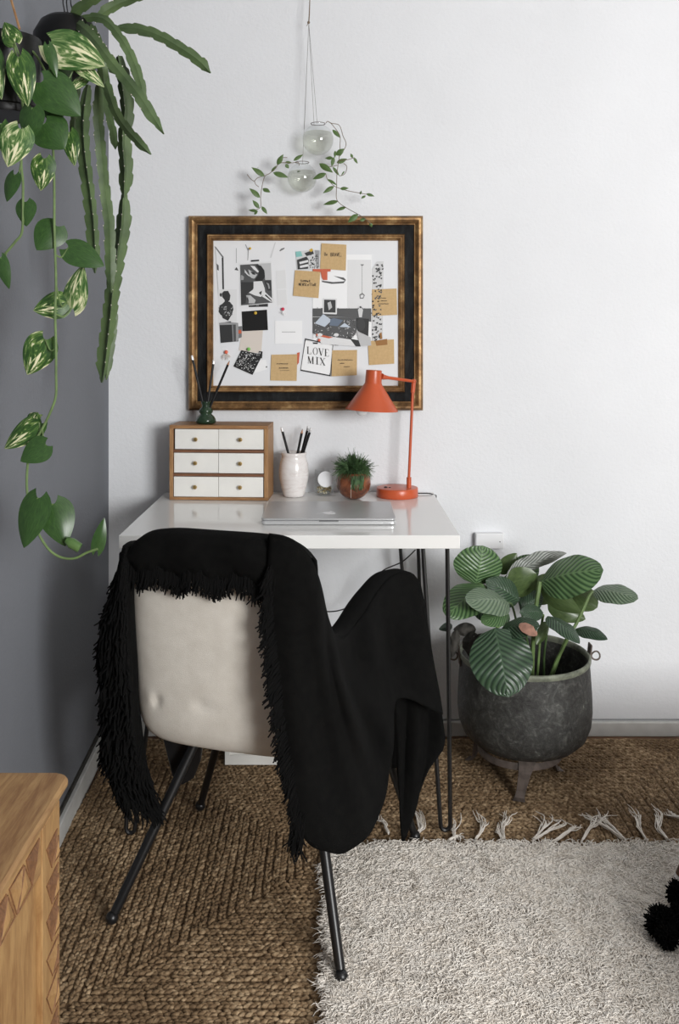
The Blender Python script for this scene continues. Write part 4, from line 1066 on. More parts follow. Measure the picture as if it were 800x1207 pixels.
# ================================================================ glass orbs with trailing cuttings
OD = 2.688
def orb(name, cx, cy, r, water_y, label, knot, hang, stems, leaves, seed):
    k = OD/FPX; c = P(cx, cy, OD); R = r*k
    t = thing(name, P(cx, cy+r, OD), label, 'hanging vase')
    prof = [(0, -R)]
    for i in range(1, 16):
        ph = -math.pi/2+(math.pi*.86)*i/15; prof.append((R*math.cos(ph), R*math.sin(ph)))
    top = prof[-1]; prof += [(top[0]*.9, top[1]+.004), (top[0]*1.15, top[1]+.009)]
    inner = [(q[0]-.0012 if q[0] > .002 else 0, q[1]+(.0012 if q[1] < 0 else 0)) for q in prof][::-1]
    obj('glass_orb', B().lathe(c, prof, 40, cap=False), MAT['glass'], t, angle=0)
    wz = -(water_y-cy)*k; wp = [(0, -R+.0016)]
    for i in range(1, 24):
        ph = -math.pi/2+math.pi*i/24; z = (R-.0016)*math.sin(ph)
        if z >= wz: break
        wp.append(((R-.0016)*math.cos(ph), z))
    wp.append((math.sqrt((R-.0016)**2-wz**2), wz)); wp.append((0, wz))
    obj('water', B().lathe(c, wp, 40), MAT['water'], t, angle=50)
    b = B(); topz = c.z+R*.98
    loop = [Vector((c.x+top[0]*1.1*math.cos(a), c.y+top[0]*1.1*math.sin(a), c.z+top[1]+.006)) for a in [2*math.pi*i/20 for i in range(21)]]
    b.tube(loop, .0010, 5)
    for h in hang: b.tube([P(*h), P(*knot)], .00045, 4)
    obj('wire', b, MAT['wire'], t)
    for q in stems: stem([(x, y, d) for x, y, d in q], .0010, 'ivy_stem', t, 5)
    for i, (a, e, w) in enumerate(leaves):
        d = a[2]; r2 = random.Random(seed*50+i)
        leaf(t, P(*a), P(e[0], e[1], d+r2.uniform(-.01, .01)), w*1.05*k, MAT['ivy'], shape='lance', normal=(r2.uniform(-.3, .3), -1, r2.uniform(-.1, .6)), nu=7, nv=4, seed=i, fold=.16)
    return t
s = 7.27; f1 = lambda x, y: (340+x/s, 130+y/s, 2.665)
L1 = [((375, 165), (445, 238), 34), ((405, 385), (480, 328), 46), ((380, 408), (312, 410), 34), ((388, 400), (368, 485), 32), ((412, 452), (502, 415), 44), ((550, 408), (530, 370), 24), ((556, 404), (592, 458), 24),
      ((262, 455), (382, 535), 50), ((322, 540), (205, 592), 50), ((328, 588), (418, 645), 30), ((390, 650), (293, 712), 36), ((440, 672), (516, 668), 34), ((426, 778), (295, 810), 46), ((492, 828), (405, 860), 34),
      ((596, 890), (508, 962), 48), ((665, 715), (736, 738), 30), ((612, 722), (625, 688), 16), ((660, 730), (620, 758), 22), ((610, 945), (665, 928), 30), ((700, 965), (712, 1002), 28), ((378, 485), (435, 562), 26), ((480, 520), (450, 560), 12), ((400, 345), (395, 410), 22), ((470, 330), (440, 395), 22)]
l1 = []
for a, e, w in L1:
    a = f1(*a); e = f1(*e)
    if a[1] > 248: a = (a[0], a[1], 2.63)
    l1.append((a, e, w/s))
def F1(*pts, d=2.665): return [(340+x/s, 130+y/s, d) for x, y in pts]
kn = (363.8, 27, 2.69)
o1 = orb('hanging_glass_orb', 374.7, 164.8, 18.3, 156.5, 'upper clear glass orb of water hanging on the wall, vine trailing right over the frame', kn,
    [(373.8, 146, 2.688), (370, 147, 2.70)],
    [F1((320, 110), (335, 95), (370, 112), (435, 130), (468, 225), (492, 280), (480, 330), (430, 400)), F1((345, 100), (375, 125), (438, 215), (440, 300), (440, 350), (430, 430), (415, 540), (411, 660), (411, 760), (450, 808)),
     [(340+450/s, 130+808/s, 2.665), (340+520/s, 130+850/s, 2.65), (340+590/s, 130+888/s, 2.63), (340+660/s, 130+930/s, 2.625), (340+705/s, 130+975/s, 2.625)], F1((411, 660), (500, 688), (600, 708), (670, 720)), F1((435, 430), (500, 425), (550, 410), (562, 404)),
     F1((470, 455), (498, 480), (490, 530), (465, 556), (432, 562)), F1((320, 545), (330, 585), (380, 640), (411, 660)), F1((300, 490), (380, 480), (420, 470))], l1, 1)
s2 = 8.89
def F2(*pts, d=2.66): return [(285+x/s2, 165+y/s2, d) for x, y in pts]
L2 = [((240, 382), (98, 285), 58), ((325, 340), (490, 395), 66), ((368, 262), (435, 148), 52), ((308, 338), (362, 268), 28), ((540, 218), (642, 152), 40), ((455, 232), (525, 238), 34), ((458, 252), (492, 298), 38), ((192, 605), (76, 505), 58),
      ((218, 505), (298, 550), 54), ((182, 715), (110, 628), 44), ((165, 745), (66, 735), 36), ((130, 782), (166, 738), 30), ((206, 695), (266, 778), 40), ((160, 300), (175, 282), 10), ((575, 335), (620, 325), 18)]
l2 = [((285+a[0]/s2, 165+a[1]/s2, 2.66 if i != 14 else 2.685), (285+e[0]/s2, 165+e[1]/s2), w/s2) for i, (a, e, w) in enumerate(L2)]
o2 = orb('hanging_glass_orb', 356, 209.6, 17.3, 202.5, 'lower clear glass orb of water hanging on the wall, vine trailing left', kn,
    [(356.5, 193, 2.688), (358.5, 152, 2.70)],
    [F2((600, 270), (590, 235), (520, 240), (400, 242), (350, 300), (290, 350), (240, 382), (212, 480), (196, 600), (196, 700), (150, 730)), F2((240, 370), (160, 400), (130, 430), (90, 405), (55, 360)), F2((130, 430), (145, 465), (178, 492)), F2((400, 195), (440, 185), (475, 185))], l2, 2)
hc = thing('twine_hanger', P(364, 0, 2.69), 'thin twine cord from above the picture down to the knot over the two glass orbs', 'cord')
b = B().tube([P(365.2, -60, 2.70), P(365, 0, 2.695), P(364.5, 15, 2.69), P(*kn)], [.0014, .0014, .0016, .0018], 6).sphere(P(363.6, 26.5, 2.69), .0042, 10, 8).tube([P(363.6, 26, 2.688), P(361.5, 30.5, 2.686)], .0009, 5)
b.tube([P(358.5, 152, 2.70), P(*kn)], .00045, 4)
obj('twine', b, MAT['cord'], hc)

# ================================================================ hanging orchid cactus
hx = P(79, 60, 1.78); hr = .066
hp = thing('hanging_cactus', (hx.x, hx.y, hx.z-hr), 'trailing orchid cactus with notched flat stems in a hanging black bowl', 'hanging plant')
prof = [(0, -hr), (.03, -hr*.92), (.052, -hr*.6), (.066, 0), (.063, hr*.45), (.05, hr*.82), (.038, hr*.95), (.034, hr*.9), (.05, hr*.4), (.05, hr*.1), (0, hr*.1)]
obj('bowl', B().lathe(hx, prof, 40), MAT['pot_black'], hp, angle=0)
obj('soil', B().lathe(hx, [(.046, hr*.5), (.02, hr*.62), (0, hr*.64)], 24), MAT['soil'], hp)
b = B()
for a, c in (((77, 18, 1.78), (74, -40, 1.77)), ((80, 18, 1.74), (79, -40, 1.77)), ((88, 22, 1.80), (82, -40, 1.77))): b.tube([P(*a), P((a[0]*.4+c[0]*.6)-1, 4, c[2]), P(*c)], .0013, 5)
obj('hanging_string', b, MAT['pot_black'], hp)
def cactus_stem(pts, w, parent, twist=.15, wings=2, seed=0, notch=.26):
    """flat or winged stem with scalloped edges; pts in photo px with distance, w px half width"""
    r2 = random.Random(seed)
    path = spline([P(*p) for p in pts], 40)
    # resample evenly
    Ls = [0]
    for i in range(1, len(path)): Ls.append(Ls[-1]+(path[i]-path[i-1]).length)
    T = Ls[-1]; step = .0042; n = max(8, int(T/step)); out = []; j = 0
    for i in range(n+1):
        s_ = T*i/n
        while j < len(Ls)-2 and Ls[j+1] < s_: j += 1
        f = (s_-Ls[j])/max(1e-9, Ls[j+1]-Ls[j]); out.append((s_, path[j].lerp(path[j+1], f)))
    b = B(); d = pts[0][2]; W0 = w*d/FPX*(1.25 if wings > 2 else 1); period = .030
    ph0 = r2.uniform(0, 1)
    for wi in range(wings if wings > 2 else 1):
        rows = []
        for i, (s_, p) in enumerate(out):
            t = (out[min(i+1, n)][1]-out[max(i-1, 0)][1]).normalized()
            view = (p-Vector((0, -CAMD, CAMZ))).normalized()
            S = t.cross(view).normalized(); N = S.cross(t).normalized()
            a = twist*math.sin(s_*7+seed)+(wi*2*math.pi/wings+.5 if wings > 2 else 0)
            S2 = S*math.cos(a)+N*math.sin(a); N2 = N*math.cos(a)-S*math.sin(a)
            u_ = s_/T; env = min(1, .45+u_*5)*min(1, (1-u_)*9+.12)
            fr = (s_/period+ph0) % 1; sc1 = 1-notch*(fr**2.2); fr2 = (s_/period+ph0+.5) % 1; sc2 = 1-notch*(fr2**2.2)
            w1 = W0*env*sc1; w2 = W0*env*sc2; th_ = .0016
            if wings > 2: rows.append([p-N2*.0016, p+S2*w1*.55-N2*.0010, p+S2*w1, p+S2*w1*.55+N2*.0010, p+N2*.0016])
            else: rows.append([p-S2*w2, p-S2*w2*.4-N2*.0013, p-N2*.0030, p+S2*w1*.4-N2*.0013, p+S2*w1, p+S2*w1*.4+N2*.0013, p+N2*.0030, p-S2*w2*.4+N2*.0013])
        b.grid(rows, 0, True)
    ar = B()
    for i, (s_, p) in enumerate(out):
        if i % 7 == 3 and 3 < i < n-3:
            q = Vector(rows[i][2 if wings > 2 else r2.choice((0, 4))]); ar.sphere(q, .0011, 5, 4)
    st_ = obj('cactus_stem', b, MAT['cactus'], parent, angle=40)
    if ar.v: obj('areoles', ar, MAT['beige'], st_, kind='stuff')
    return st_
CS = [([(86, 24, 1.76), (105, 40, 1.68), (130, 72, 1.64), (160, 108, 1.62), (178, 135, 1.62), (193, 158, 1.62)], 7, 2),
 ([(92, 22, 1.76), (120, 22, 1.74), (140, 42, 1.72), (156, 70, 1.72), (166, 100, 1.72), (168, 120, 1.72), (172, 138, 1.72)], 6, 2),
 ([(138, 33, 1.84), (160, 34, 1.84), (185, 41, 1.84), (215, 58, 1.84), (235, 72, 1.84), (248, 86, 1.84)], 7, 2),
 ([(118, 74, 1.76), (127, 105, 1.74), (138, 135, 1.72), (155, 158, 1.72), (178, 182, 1.72)], 6, 2),
 ([(140, 66, 1.80), (145, 95, 1.80), (149, 130, 1.80), (146, 165, 1.80), (148, 200, 1.80), (146, 233, 1.80)], 8, 3),
 ([(146, 229, 1.82), (145, 260, 1.82), (139, 300, 1.82), (133, 340, 1.82), (129, 375, 1.83), (124, 415, 1.84), (120, 451, 1.84)], 8.5, 3),
 ([(104, 100, 1.74), (98, 140, 1.74), (99, 180, 1.74), (104, 220, 1.74), (109, 265, 1.74), (112, 322, 1.74)], 7.5, 3),
 ([(116, 98, 1.78), (116, 140, 1.78), (120, 190, 1.78), (125, 235, 1.78), (129, 270, 1.78), (131, 345, 1.79)], 7, 2),
 ([(120, 100, 1.80), (127, 130, 1.80), (133, 155, 1.80), (136, 176, 1.80)], 5, 2),
 ([(84, 20, 1.76), (96, 8, 1.74), (112, -3, 1.72), (135, -20, 1.70)], 7, 2),
 ([(115, 20, 1.80), (135, 6, 1.80), (160, -4, 1.80), (185, -14, 1.80)], 7, 2),
 ([(105, 30, 1.76), (116, 52, 1.72), (128, 72, 1.72), (138, 88, 1.72)], 7, 2),
 ([(100, 30, 1.74), (112, 55, 1.70), (120, 80, 1.70), (122, 100, 1.72)], 7, 2),
 ([(150, 60, 1.78), (164, 98, 1.78), (170, 122, 1.78), (171, 137, 1.78)], 5, 2),
 ([(92, 100, 1.80), (88, 130, 1.80), (86, 165, 1.80)], 5, 2),
 ([(131, 300, 1.85), (133, 345, 1.85), (134, 380, 1.85), (129, 420, 1.85), (125, 448, 1.85)], 5, 2)]
for i, (pts, w, wg) in enumerate(CS): cactus_stem(pts, w, hp, seed=i, wings=wg, twist=.35 if wg == 2 else .2)

# ================================================================ hanging pothos
qd = 1.52; qc = P(6, 92, qd); qr = .056; QH = .064
ht = thing('hanging_pothos', (qc.x, qc.y, qc.z-QH), 'variegated trailing pothos in a hanging black pot at the left edge', 'hanging plant')
obj('pot', B().lathe(qc, [(0, -QH), (qr*.92, -QH), (qr*.95, -QH+.004), (qr*.95, -QH+.012), (qr, -QH+.014), (qr*1.02, QH-.01), (qr*1.04, QH-.008), (qr*1.04, QH), (qr*.96, QH), (qr*.92, -.0), (0, .02)], 40), MAT['pot_black'], ht)
obj('soil', B().lathe(qc, [(qr*.93, QH*.6), (0, QH*.72)], 24), MAT['soil'], ht)
obj('hanging_stick', B().tube([P(23, 34, 1.47), P(12, -4, 1.50), P(2, -40, 1.52)], .0021, 6), MAT['oak_v'], ht)
PL = [ # base, tip, width px, material, distance
 ((17, 50), (5, 26), 22, 'pothos', 1.42), ((22, 67), (33, 126), 31, 'pothos', 1.42), ((60, 50), (124, 78), 48, 'pothos_cream', 1.50), ((57, 54), (67, 92), 13, 'pothos_plain', 1.46), ((66, 76), (84, 96), 24, 'pothos_plain', 1.56),
 ((90, 74), (123, 103), 17, 'pothos_cream', 1.50), ((100, 92), (81, 108), 14, 'pothos_cream', 1.52), ((50, 96), (95, 137), 46, 'pothos_plain', 1.46), ((38, 127), (34, 168), 31, 'pothos_plain', 1.44), ((52, 146), (76, 176), 42, 'pothos_plain', 1.47),
 ((24, 152), (9, 197), 36, 'pothos_cream', 1.42), ((52, 187), (48, 225), 27, 'pothos', 1.47), ((82, 156), (88, 196), 19, 'pothos', 1.52), ((17, 206), (8, 238), 21, 'pothos_plain', 1.44), ((30, 238), (31, 267), 24, 'pothos_plain', 1.46),
 ((66, 266), (43, 295), 36, 'pothos_plain', 1.52), ((80, 292), (123, 314), 31, 'pothos_plain', 1.52), ((85, 363), (98, 312), 29, 'pothos_cream', 1.54), ((78, 357), (39, 366), 31, 'pothos', 1.54), ((53, 400), (32, 442), 36, 'pothos', 1.52),
 ((1, 304), (11, 341), 15, 'pothos_plain', 1.42), ((46, 498), (5, 529), 30, 'pothos', 1.52), ((54, 524), (24, 544), 30, 'pothos_plain', 1.50), ((45, 587), (28, 646), 37, 'pothos_plain', 1.50), ((63, 594), (77, 644), 38, 'pothos_plain', 1.52),
 ((114, 649), (123, 610), 15, 'pothos_plain', 1.56), ((-8, 60), (2, 118), 20, 'pothos', 1.44), ((0, 146), (-10, 190), 26, 'pothos', 1.45), ((62, 120), (66, 150), 24, 'pothos_plain', 1.50), ((38, 500), (45, 486), 20, 'pothos', 1.53)]
V1 = [(62, 98), (60, 130), (63, 185), (64, 230), (64, 265), (65, 300), (66, 335), (65, 370), (66, 410), (66, 440), (66, 465), (61, 482), (50, 505), (36, 530), (32, 555), (32, 580), (36, 605), (46, 630), (58, 648), (72, 657), (88, 658), (103, 651), (115, 647)]
V2 = [(28, 140), (25, 190), (27, 215), (27, 240), (26, 273), (18, 285), (8, 297), (1, 306)]
V1d = [(x, y, 1.51) for x, y in V1]; V2d = [(x, y, 1.46) for x, y in V2]
for V_ in (V1d, V2d): obj('vine', B().tube(spline([P(*p) for p in V_], 5), .0021, 7), MAT['stem'], ht)
obj('vine', B().tube(spline([P(60, 98, 1.51), P(40, 62, 1.5), P(20, 58, 1.5), P(8, 62, 1.5)], 5), .002, 6), MAT['stem'], ht)
obj('vine', B().tube(spline([P(28, 140, 1.46), P(24, 100, 1.46), P(16, 52, 1.44), P(10, 64, 1.5)], 5), .002, 6), MAT['stem'], ht)
allv = [p for V_ in (V1d, V2d) for p in V_]
for i, (a, e, w, m, d) in enumerate(PL):
    r2 = random.Random(100+i)
    nrm = (r2.uniform(-.25, .25), -1, r2.uniform(.1, .5))
    lf_ = leaf(ht, P(a[0], a[1], d), P(e[0], e[1], d+r2.uniform(-.015, .01)), w*1.1*d/FPX, MAT[m], shape='heart', lobe=.17, normal=nrm, nu=14, nv=8, seed=i, fold=.10, curl=.06)
    best = min(allv, key=lambda v_: (v_[0]-a[0])**2+(v_[1]+8-a[1])**2)
    if (best[0]-a[0])**2+(best[1]-a[1])**2 > 30:
        obj('leaf_stalk', B().tube(spline([P(best[0], best[1], best[2]), P((best[0]+a[0])/2, max(best[1], a[1])+3, (best[2]+d)/2), P(a[0], a[1], d)], 5), .0013, 5), MAT['stem'], ht)
# cream flashes on two leaves are part of the leaf blade; rolled young leaf at the vine end
obj('rolled_leaf', B().tube([P(78, 636, 1.50), P(84, 640, 1.50), P(94, 646, 1.50)], [.005, .009, .008], 10, cap=False), MAT['pothos_cream'], ht)
# ================================================================ chair
cR = Vector((.957, -.289, 0)); cF = Vector((.289, .957, 0)); c0 = Vector((-.15, -.78, 0))
def CH(r, f, z): return c0+cR*r+cF*f+Vector((0, 0, z))
ch = thing('upholstered_chair', (c0.x, c0.y, JZ), 'cream upholstered armchair with splayed black metal legs pulled up to the desk', 'chair')
def sellipse(th_, hw, hh, n=5.0):
    c_, s_ = math.cos(th_), math.sin(th_)
    return hw*math.copysign(abs(c_)**(2/n), c_), hh*math.copysign(abs(s_)**(2/n), s_)
def pad(fn, hw, hh, T, n=5, nr=14, na=72, dim=None):
    """pillow-like slab: fn(a, b, t) -> world; a, b in the slab, t across it"""
    b = B()
    for side in (1, -1):
        rows = []
        for i in range(nr+1):
            k = (i/nr)**.6; row = []
            for j in range(na):
                nn = n if math.sin(2*math.pi*j/na) > 0 else max(n, 7); x, y = sellipse(2*math.pi*j/na, hw*k, hh*k, 2+(nn-2)*k)
                t = side*T*(1-k**7)**.5
                if dim and side == 1: t += dim(x, y)
                row.append(fn(x, y, t))
            rows.append(row)
        b.grid(rows, 0, True)
    return b
zc = .602; zh = .214
def backfn(a, b_, t):        # t>0 is the rear face, towards the camera
    rec = -.19-.055*((b_+zh)/(2*zh))
    bow = .03*(a/.2)**2
    return CH(a-.005, rec+bow*.6-t, zc+b_)
def dim(a, b_):
    g = lambda x0, y0, sx, sy, h: h*math.exp(-((a-x0)/sx)**2-((b_-y0)/sy)**2)
    d = -g(-.135, -.118, .010, .012, .007)+g(-.148, -.112, .014, .014, .003)-g(-.035, -.112, .014, .012, .004)
    for k_, (y0, sl) in enumerate(((.06, .55), (.02, .1), (-.03, -.35), (-.10, -.75))):
        q = (b_-y0)-sl*(.15-a); u_ = max(0, (a-.0)/.17)
        d += .0045*u_*math.exp(-(q/.018)**2)*(1 if k_ % 2 else -1)
    return d
obj('backrest', pad(backfn, .197, zh, .036, 4.4, 22, 120, dim), MAT['upholstery'], ch, angle=0)
obj('seat', pad(lambda a, b_, t: CH(a, .03+b_, .425+t-.02*(b_/.2)), .205, .205, .04, 5), MAT['upholstery'], ch, angle=0)
for sx in (-1, 1):
    b = B(); rows = []
    for i in range(15):
        f = -.16+.39*i/14; u_ = i/14
        top = .545+.07*(3*u_*u_-2*u_**3)-.03*max(0, u_-.85)/.15
        r = (.178+.006*math.sin(u_*1.6))*sx; bot = .42; T = .017
        prof = [(-T, bot), (-T, top-.015), (-T*.6, top-.004), (0, top), (T*.6, top-.004), (T, top-.015), (T, bot), (T*.6, bot-.012), (-T*.6, bot-.012)]
        rows.append([CH(r+x, f, z) for x, z in prof])
    b.grid(rows, 0, True); b.f.append(tuple(range(9))); b.m.append(0); n = len(b.v); b.f.append(tuple(range(n-9, n))); b.m.append(0)
    obj('armrest', b, MAT['upholstery'], ch, bevel=.006, seg=3, angle=60)
FEET = {'A': ((132, 1097), 1.846), 'B': ((402, 1168), 1.677), 'C': ((236, 962), 2.286), 'D': ((489, 1000), 2.147)}
def foot(pxy, d): q = P(pxy[0], pxy[1], d); q.z = JZ+.012; return q
legs = [(P(247, 838, 1.965), foot(*FEET['A'])), (P(364, 868, 1.86), foot(*FEET['B'])), (P(276, 797, 2.13), foot(*FEET['C'])), (P(432, 816, 2.06), foot(*FEET['D']))]
for i, (a, c) in enumerate(legs):
    a = a.copy(); a.z = .392
    rad = .0105 if i < 2 else .0095
    ax = (c-a).normalized()
    lg = obj('leg', B().tube([a, a.lerp(c, .5), c-ax*.012], [rad, rad, rad*.92], 16), MAT['black_tube'], ch)
    obj('leg_foot', B().sphere(c+Vector((0, 0, .001)), .0128, 16, 10, sq=(1, 1, .98)), MAT['black_tube'], lg)
b = B(); top = [a.copy() for a, c in legs]
for v_ in top: v_.z = .388
for i, j in ((0, 1), (1, 3), (3, 2), (2, 0)): b.tube([top[i], top[j]], .0095, 10)
obj('seat_frame', b, MAT['black_tube'], ch)
# dark wedge bracket between the left rear leg and the frame
b = B(); d = 1.975
b.prism([P(192, 872, d), P(240, 868, d), P(236, 898, d), P(228, 918, d), P(214, 926, d), P(203, 916, d)], (0, .016, 0))
obj('leg_bracket', b, MAT['black_tube'], ch, smooth=False, bevel=.003)

# ================================================================ black fringed throw
tw = thing('black_throw', CH(.05, -.2, .4), 'black woollen throw with yarn fringe draped over the back and arm of the chair', 'throw')
fr = B()                                             # all fringe yarns
rr = random.Random(77)
def yarn(p, d, L, r=.0017, side=.25):
    d = Vector(d).normalized(); q = Vector((rr.gauss(0, side), rr.gauss(0, side*.5), rr.gauss(0, side)))
    d2 = (d+q*.7).normalized(); p = Vector(p)
    p1 = p+d*L*.35; p2 = p1+d2*L*.35; p3 = p2+(d2+Vector((rr.gauss(0, .35), rr.gauss(0, .2), rr.gauss(0, .35)-.1))).normalized()*L*.32
    fr.tube([p, p1, p2, p3], [r, r*1.05, r, r*.7], 5)
def coons(top, bot, left, right, nu=40, nv=30, disp=None):
    """patch between four polylines of world points"""
    def ev(pl, t):
        s_ = t*(len(pl)-1); i = min(int(s_), len(pl)-2); return pl[i].lerp(pl[i+1], s_-i)
    top, bot, left, right = [[p for p in spline([P3(q) for q in pl], 6)] for pl in (top, bot, left, right)]
    def arc(pl):
        L = [0]
        for i in range(1, len(pl)): L.append(L[-1]+(pl[i]-pl[i-1]).length)
        return L
    def ev(pl, L, t):
        s_ = t*L[-1]; j = 0
        while j < len(L)-2 and L[j+1] < s_: j += 1
        return pl[j].lerp(pl[j+1], (s_-L[j])/max(1e-9, L[j+1]-L[j]))
    T_, B_, L_, R__ = arc(top), arc(bot), arc(left), arc(right)
    rows = []
    for i in range(nv+1):
        v = i/nv; row = []
        for j in range(nu+1):
            u = j/nu
            p = ev(top, T_, u)*(1-v)+ev(bot, B_, u)*v+ev(left, L_, v)*(1-u)+ev(right, R__, v)*u
            p = p-(top[0]*(1-u)*(1-v)+top[-1]*u*(1-v)+bot[0]*(1-u)*v+bot[-1]*u*v)
            if disp: p = p+disp(u, v)
            row.append(p)
        rows.append(row)
    return rows
# --- over the top of the back
def topz(r):
    x = min(1, abs((r+.005)/.201)); return zc+zh*(1-x**4.4)**(1/4.4)
b = B(); rows = []; hem = []
for i in range(61):
    r = -.209+.384*i/60; tz = max(topz(max(-.2055, min(.195, r))), .745)+.010
    edge = min(1, (.211-abs(r+.003))/.02); edge = max(0, edge)
    bow = .018*(r/.2)**2; hz = .752+.006*math.sin(i*.5)+.004*math.sin(i*1.3)
    g = [(.047, hz), (.0475, hz+.02), (.047, (hz+tz)/2), (.040, tz-.014), (.024, tz-.003), (0, tz+.001), (-.024, tz-.003), (-.040, tz-.014), (-.046, (hz+tz)/2-.01), (-.046, .70)]
    row = []
    for t_, z in g:
        rec = -.19-.055*((z-zc+zh)/(2*zh))
        tt = t_*(.55+.45*edge)+.003*math.sin(i*.35+z*30)*(1 if t_ > 0 else 0)
        row.append(CH(r, rec+bow-tt, z))
    rows.append(row); hem.append(row[0])
b.grid(rows)
obj('cloth_over_back', b, MAT['throw'], tw, solid=.005, angle=0)
for i in range(len(hem)-8):
    for k_ in range(9):
        p = hem[i].lerp(hem[i+1], rr.random()); yarn(p-cF*.003*rr.random()+Vector((0, 0, .006*rr.random())), (rr.gauss(0, .12), -.05, -1), rr.uniform(.024, .043), .0017, .16)
# --- bunch hanging from the left corner
left = [(146, 642, 1.80), (141, 660, 1.79), (134, 690, 1.80), (125, 716, 1.81), (120, 755, 1.82), (121, 800, 1.83), (124, 850, 1.84), (126, 885, 1.85), (132, 920, 1.86), (144, 942, 1.86)]
rght = [(160, 640, 1.80), (158, 665, 1.78), (157, 700, 1.775), (158, 745, 1.78), (161, 790, 1.785), (163, 830, 1.80), (166, 862, 1.825), (170, 892, 1.85), (177, 922, 1.88), (187, 952, 1.90)]
lp_, rp_ = spline([P3(q) for q in left], 5), spline([P3(q) for q in rght], 5)
b = B(); rows = []
for i, (a, c) in enumerate(zip(lp_, rp_)):
    m_ = (a+c)/2; h = (c-a)/2; row = []; v = i/(len(lp_)-1)
    dep = .030+.012*math.sin(v*3)
    for j in range(28):
        an = 2*math.pi*j/28
        w_ = 1+.05*math.sin(an*5+v*6)+.04*math.sin(an*9-v*9)
        row.append(m_+h*math.cos(an)*w_+Vector((0, -1, 0))*math.sin(an)*dep*w_)
    rows.append(row)
b.grid(rows, 0, True); n = len(b.v); b.f.append(tuple(range(28))); b.m.append(0); b.f.append(tuple(range(n-28, n))); b.m.append(0)
obj('hanging_bunch', b, MAT['throw'], tw, angle=0)
for i in range(len(rows)-1):
    v = i/(len(rows)-1)
    for k_ in range(34):
        j = rr.randrange(14, 33) % 28 if rr.random() < .35 else rr.randrange(0, 16)
        p = rows[i][j].lerp(rows[i+1][j], rr.random())
        lft = max(0, -math.cos(2*math.pi*j/28))
        if v > .82: dd = (.25 if rr.random() < .7 else .5, -.1, -1)
        else: dd = (-.12-.22*lft, -.14, -1)
        if math.cos(2*math.pi*j/28) > .8 and v < .7: continue
        if v < .15 and lft > .5: continue
        yarn(p, dd, rr.uniform(.02, .038)*(1 if v > .12 else .5), .0018, .18)
for k_ in range(170):
    a = rr.random(); p = rows[-1][0].lerp(rows[-1][14], a)+Vector((0, rr.uniform(-.02, .02), .012*rr.random())); yarn(p, (.45-.1*a, -.05, -1), rr.uniform(.012, .030)*(.3+1.0*(1-a)), .0018, .15)
# --- large fall over the right side and arm
top = [(318, 632.5, 1.675), (338, 636, 1.668), (355, 646, 1.664), (368, 664, 1.665), (378, 694, 1.68), (387, 733, 1.73), (396, 750, 1.80), (409, 748, 1.87), (424, 728, 1.94), (442, 700, 2.01), (457, 682, 2.05), (472, 675, 2.07), (486, 677, 2.08), (495, 689, 2.085)]
right = [(495, 689, 2.085), (501, 722, 2.08), (508, 768, 2.06), (517, 815, 2.04), (521, 842, 2.03)]
bot = [(352, 978, 1.655), (366, 996, 1.655), (384, 1003, 1.66), (402, 1007, 1.67), (420, 996, 1.70), (440, 973, 1.75), (455, 935, 1.82), (461, 885, 1.88), (463, 838, 1.93), (467, 824, 1.96), (482, 824, 1.99), (500, 832, 2.01), (521, 842, 2.03)]
leftb = [(318, 632.5, 1.675), (316, 665, 1.662), (314, 700, 1.66), (317, 735, 1.66), (322, 780, 1.66), (328, 830, 1.66), (335, 880, 1.665), (343, 930, 1.66), (352, 978, 1.655)]
def disp(u, v):
    e = math.sin(math.pi*u)**.5*math.sin(math.pi*min(1, v*.98+.01))**.5; w_ = math.exp(-((u-.68)/.2)**2-((v-.28)/.25)**2)
    f = .017*math.sin(u*19+v*2.2)+.009*math.sin(u*37-v*3+1)+.012*math.sin(u*9-v*5)
    return Vector((.25*f*e, -f*e-.02*e*math.sin(math.pi*u)*(1-v)-.05*w_*e, 0))
rows3 = coons(top, bot, leftb, right, 80, 44, disp)
b = B().grid(rows3)
# turned over the rim and down the inside
rim = rows3[0]; nR = len(rim)-1; inn = []
for k_ in range(1, 6):
    row = []
    for j, p in enumerate(rim):
        u_ = j/nR; w_ = .028+.045*min(1, max(0, (u_-.12)/.25))
        a_ = k_/5
        row.append(p+Vector((-.30, .95, 0)).normalized()*w_*min(1, a_*1.5)*(1 if u_ < .4 else .4)+Vector((-.8, .35, 0)).normalized()*w_*min(1, a_*1.5)*(0 if u_ < .4 else .8)+Vector((0, 0, .004*math.sin(a_*3.14)-.15*max(0, a_-.3)**1.2)))
    inn.append(row)
b2 = B().grid([rim]+inn)
obj('cloth_fall', b, MAT['throw'], tw, solid=.006, angle=0)
obj('inner_fold', b2, MAT['throw'], tw, solid=.005, angle=0)
# lower layer behind with its tail
top4 = [(458, 790, 2.05), (475, 790, 2.06), (495, 800, 2.07), (517, 812, 2.08)]
bot4 = [(461.5, 905, 2.05), (468.5, 907, 2.05), (471, 950, 2.045), (473.5, 992, 2.04), (479, 984, 2.045), (489, 955, 2.05), (501, 916, 2.06), (521, 884, 2.07)]
l4 = [(458, 790, 2.05), (461, 840, 2.05), (461.5, 905, 2.05)]; r4 = [(517, 812, 2.08), (521, 845, 2.08), (524, 868, 2.075), (521, 884, 2.07)]
rows4 = coons(top4, bot4, l4, r4, 30, 20, lambda u, v: Vector((0, -.012*math.sin(u*14)*math.sin(math.pi*v), 0)))
obj('lower_layer', B().grid(rows4), MAT['throw'], tw, solid=.005, angle=0)
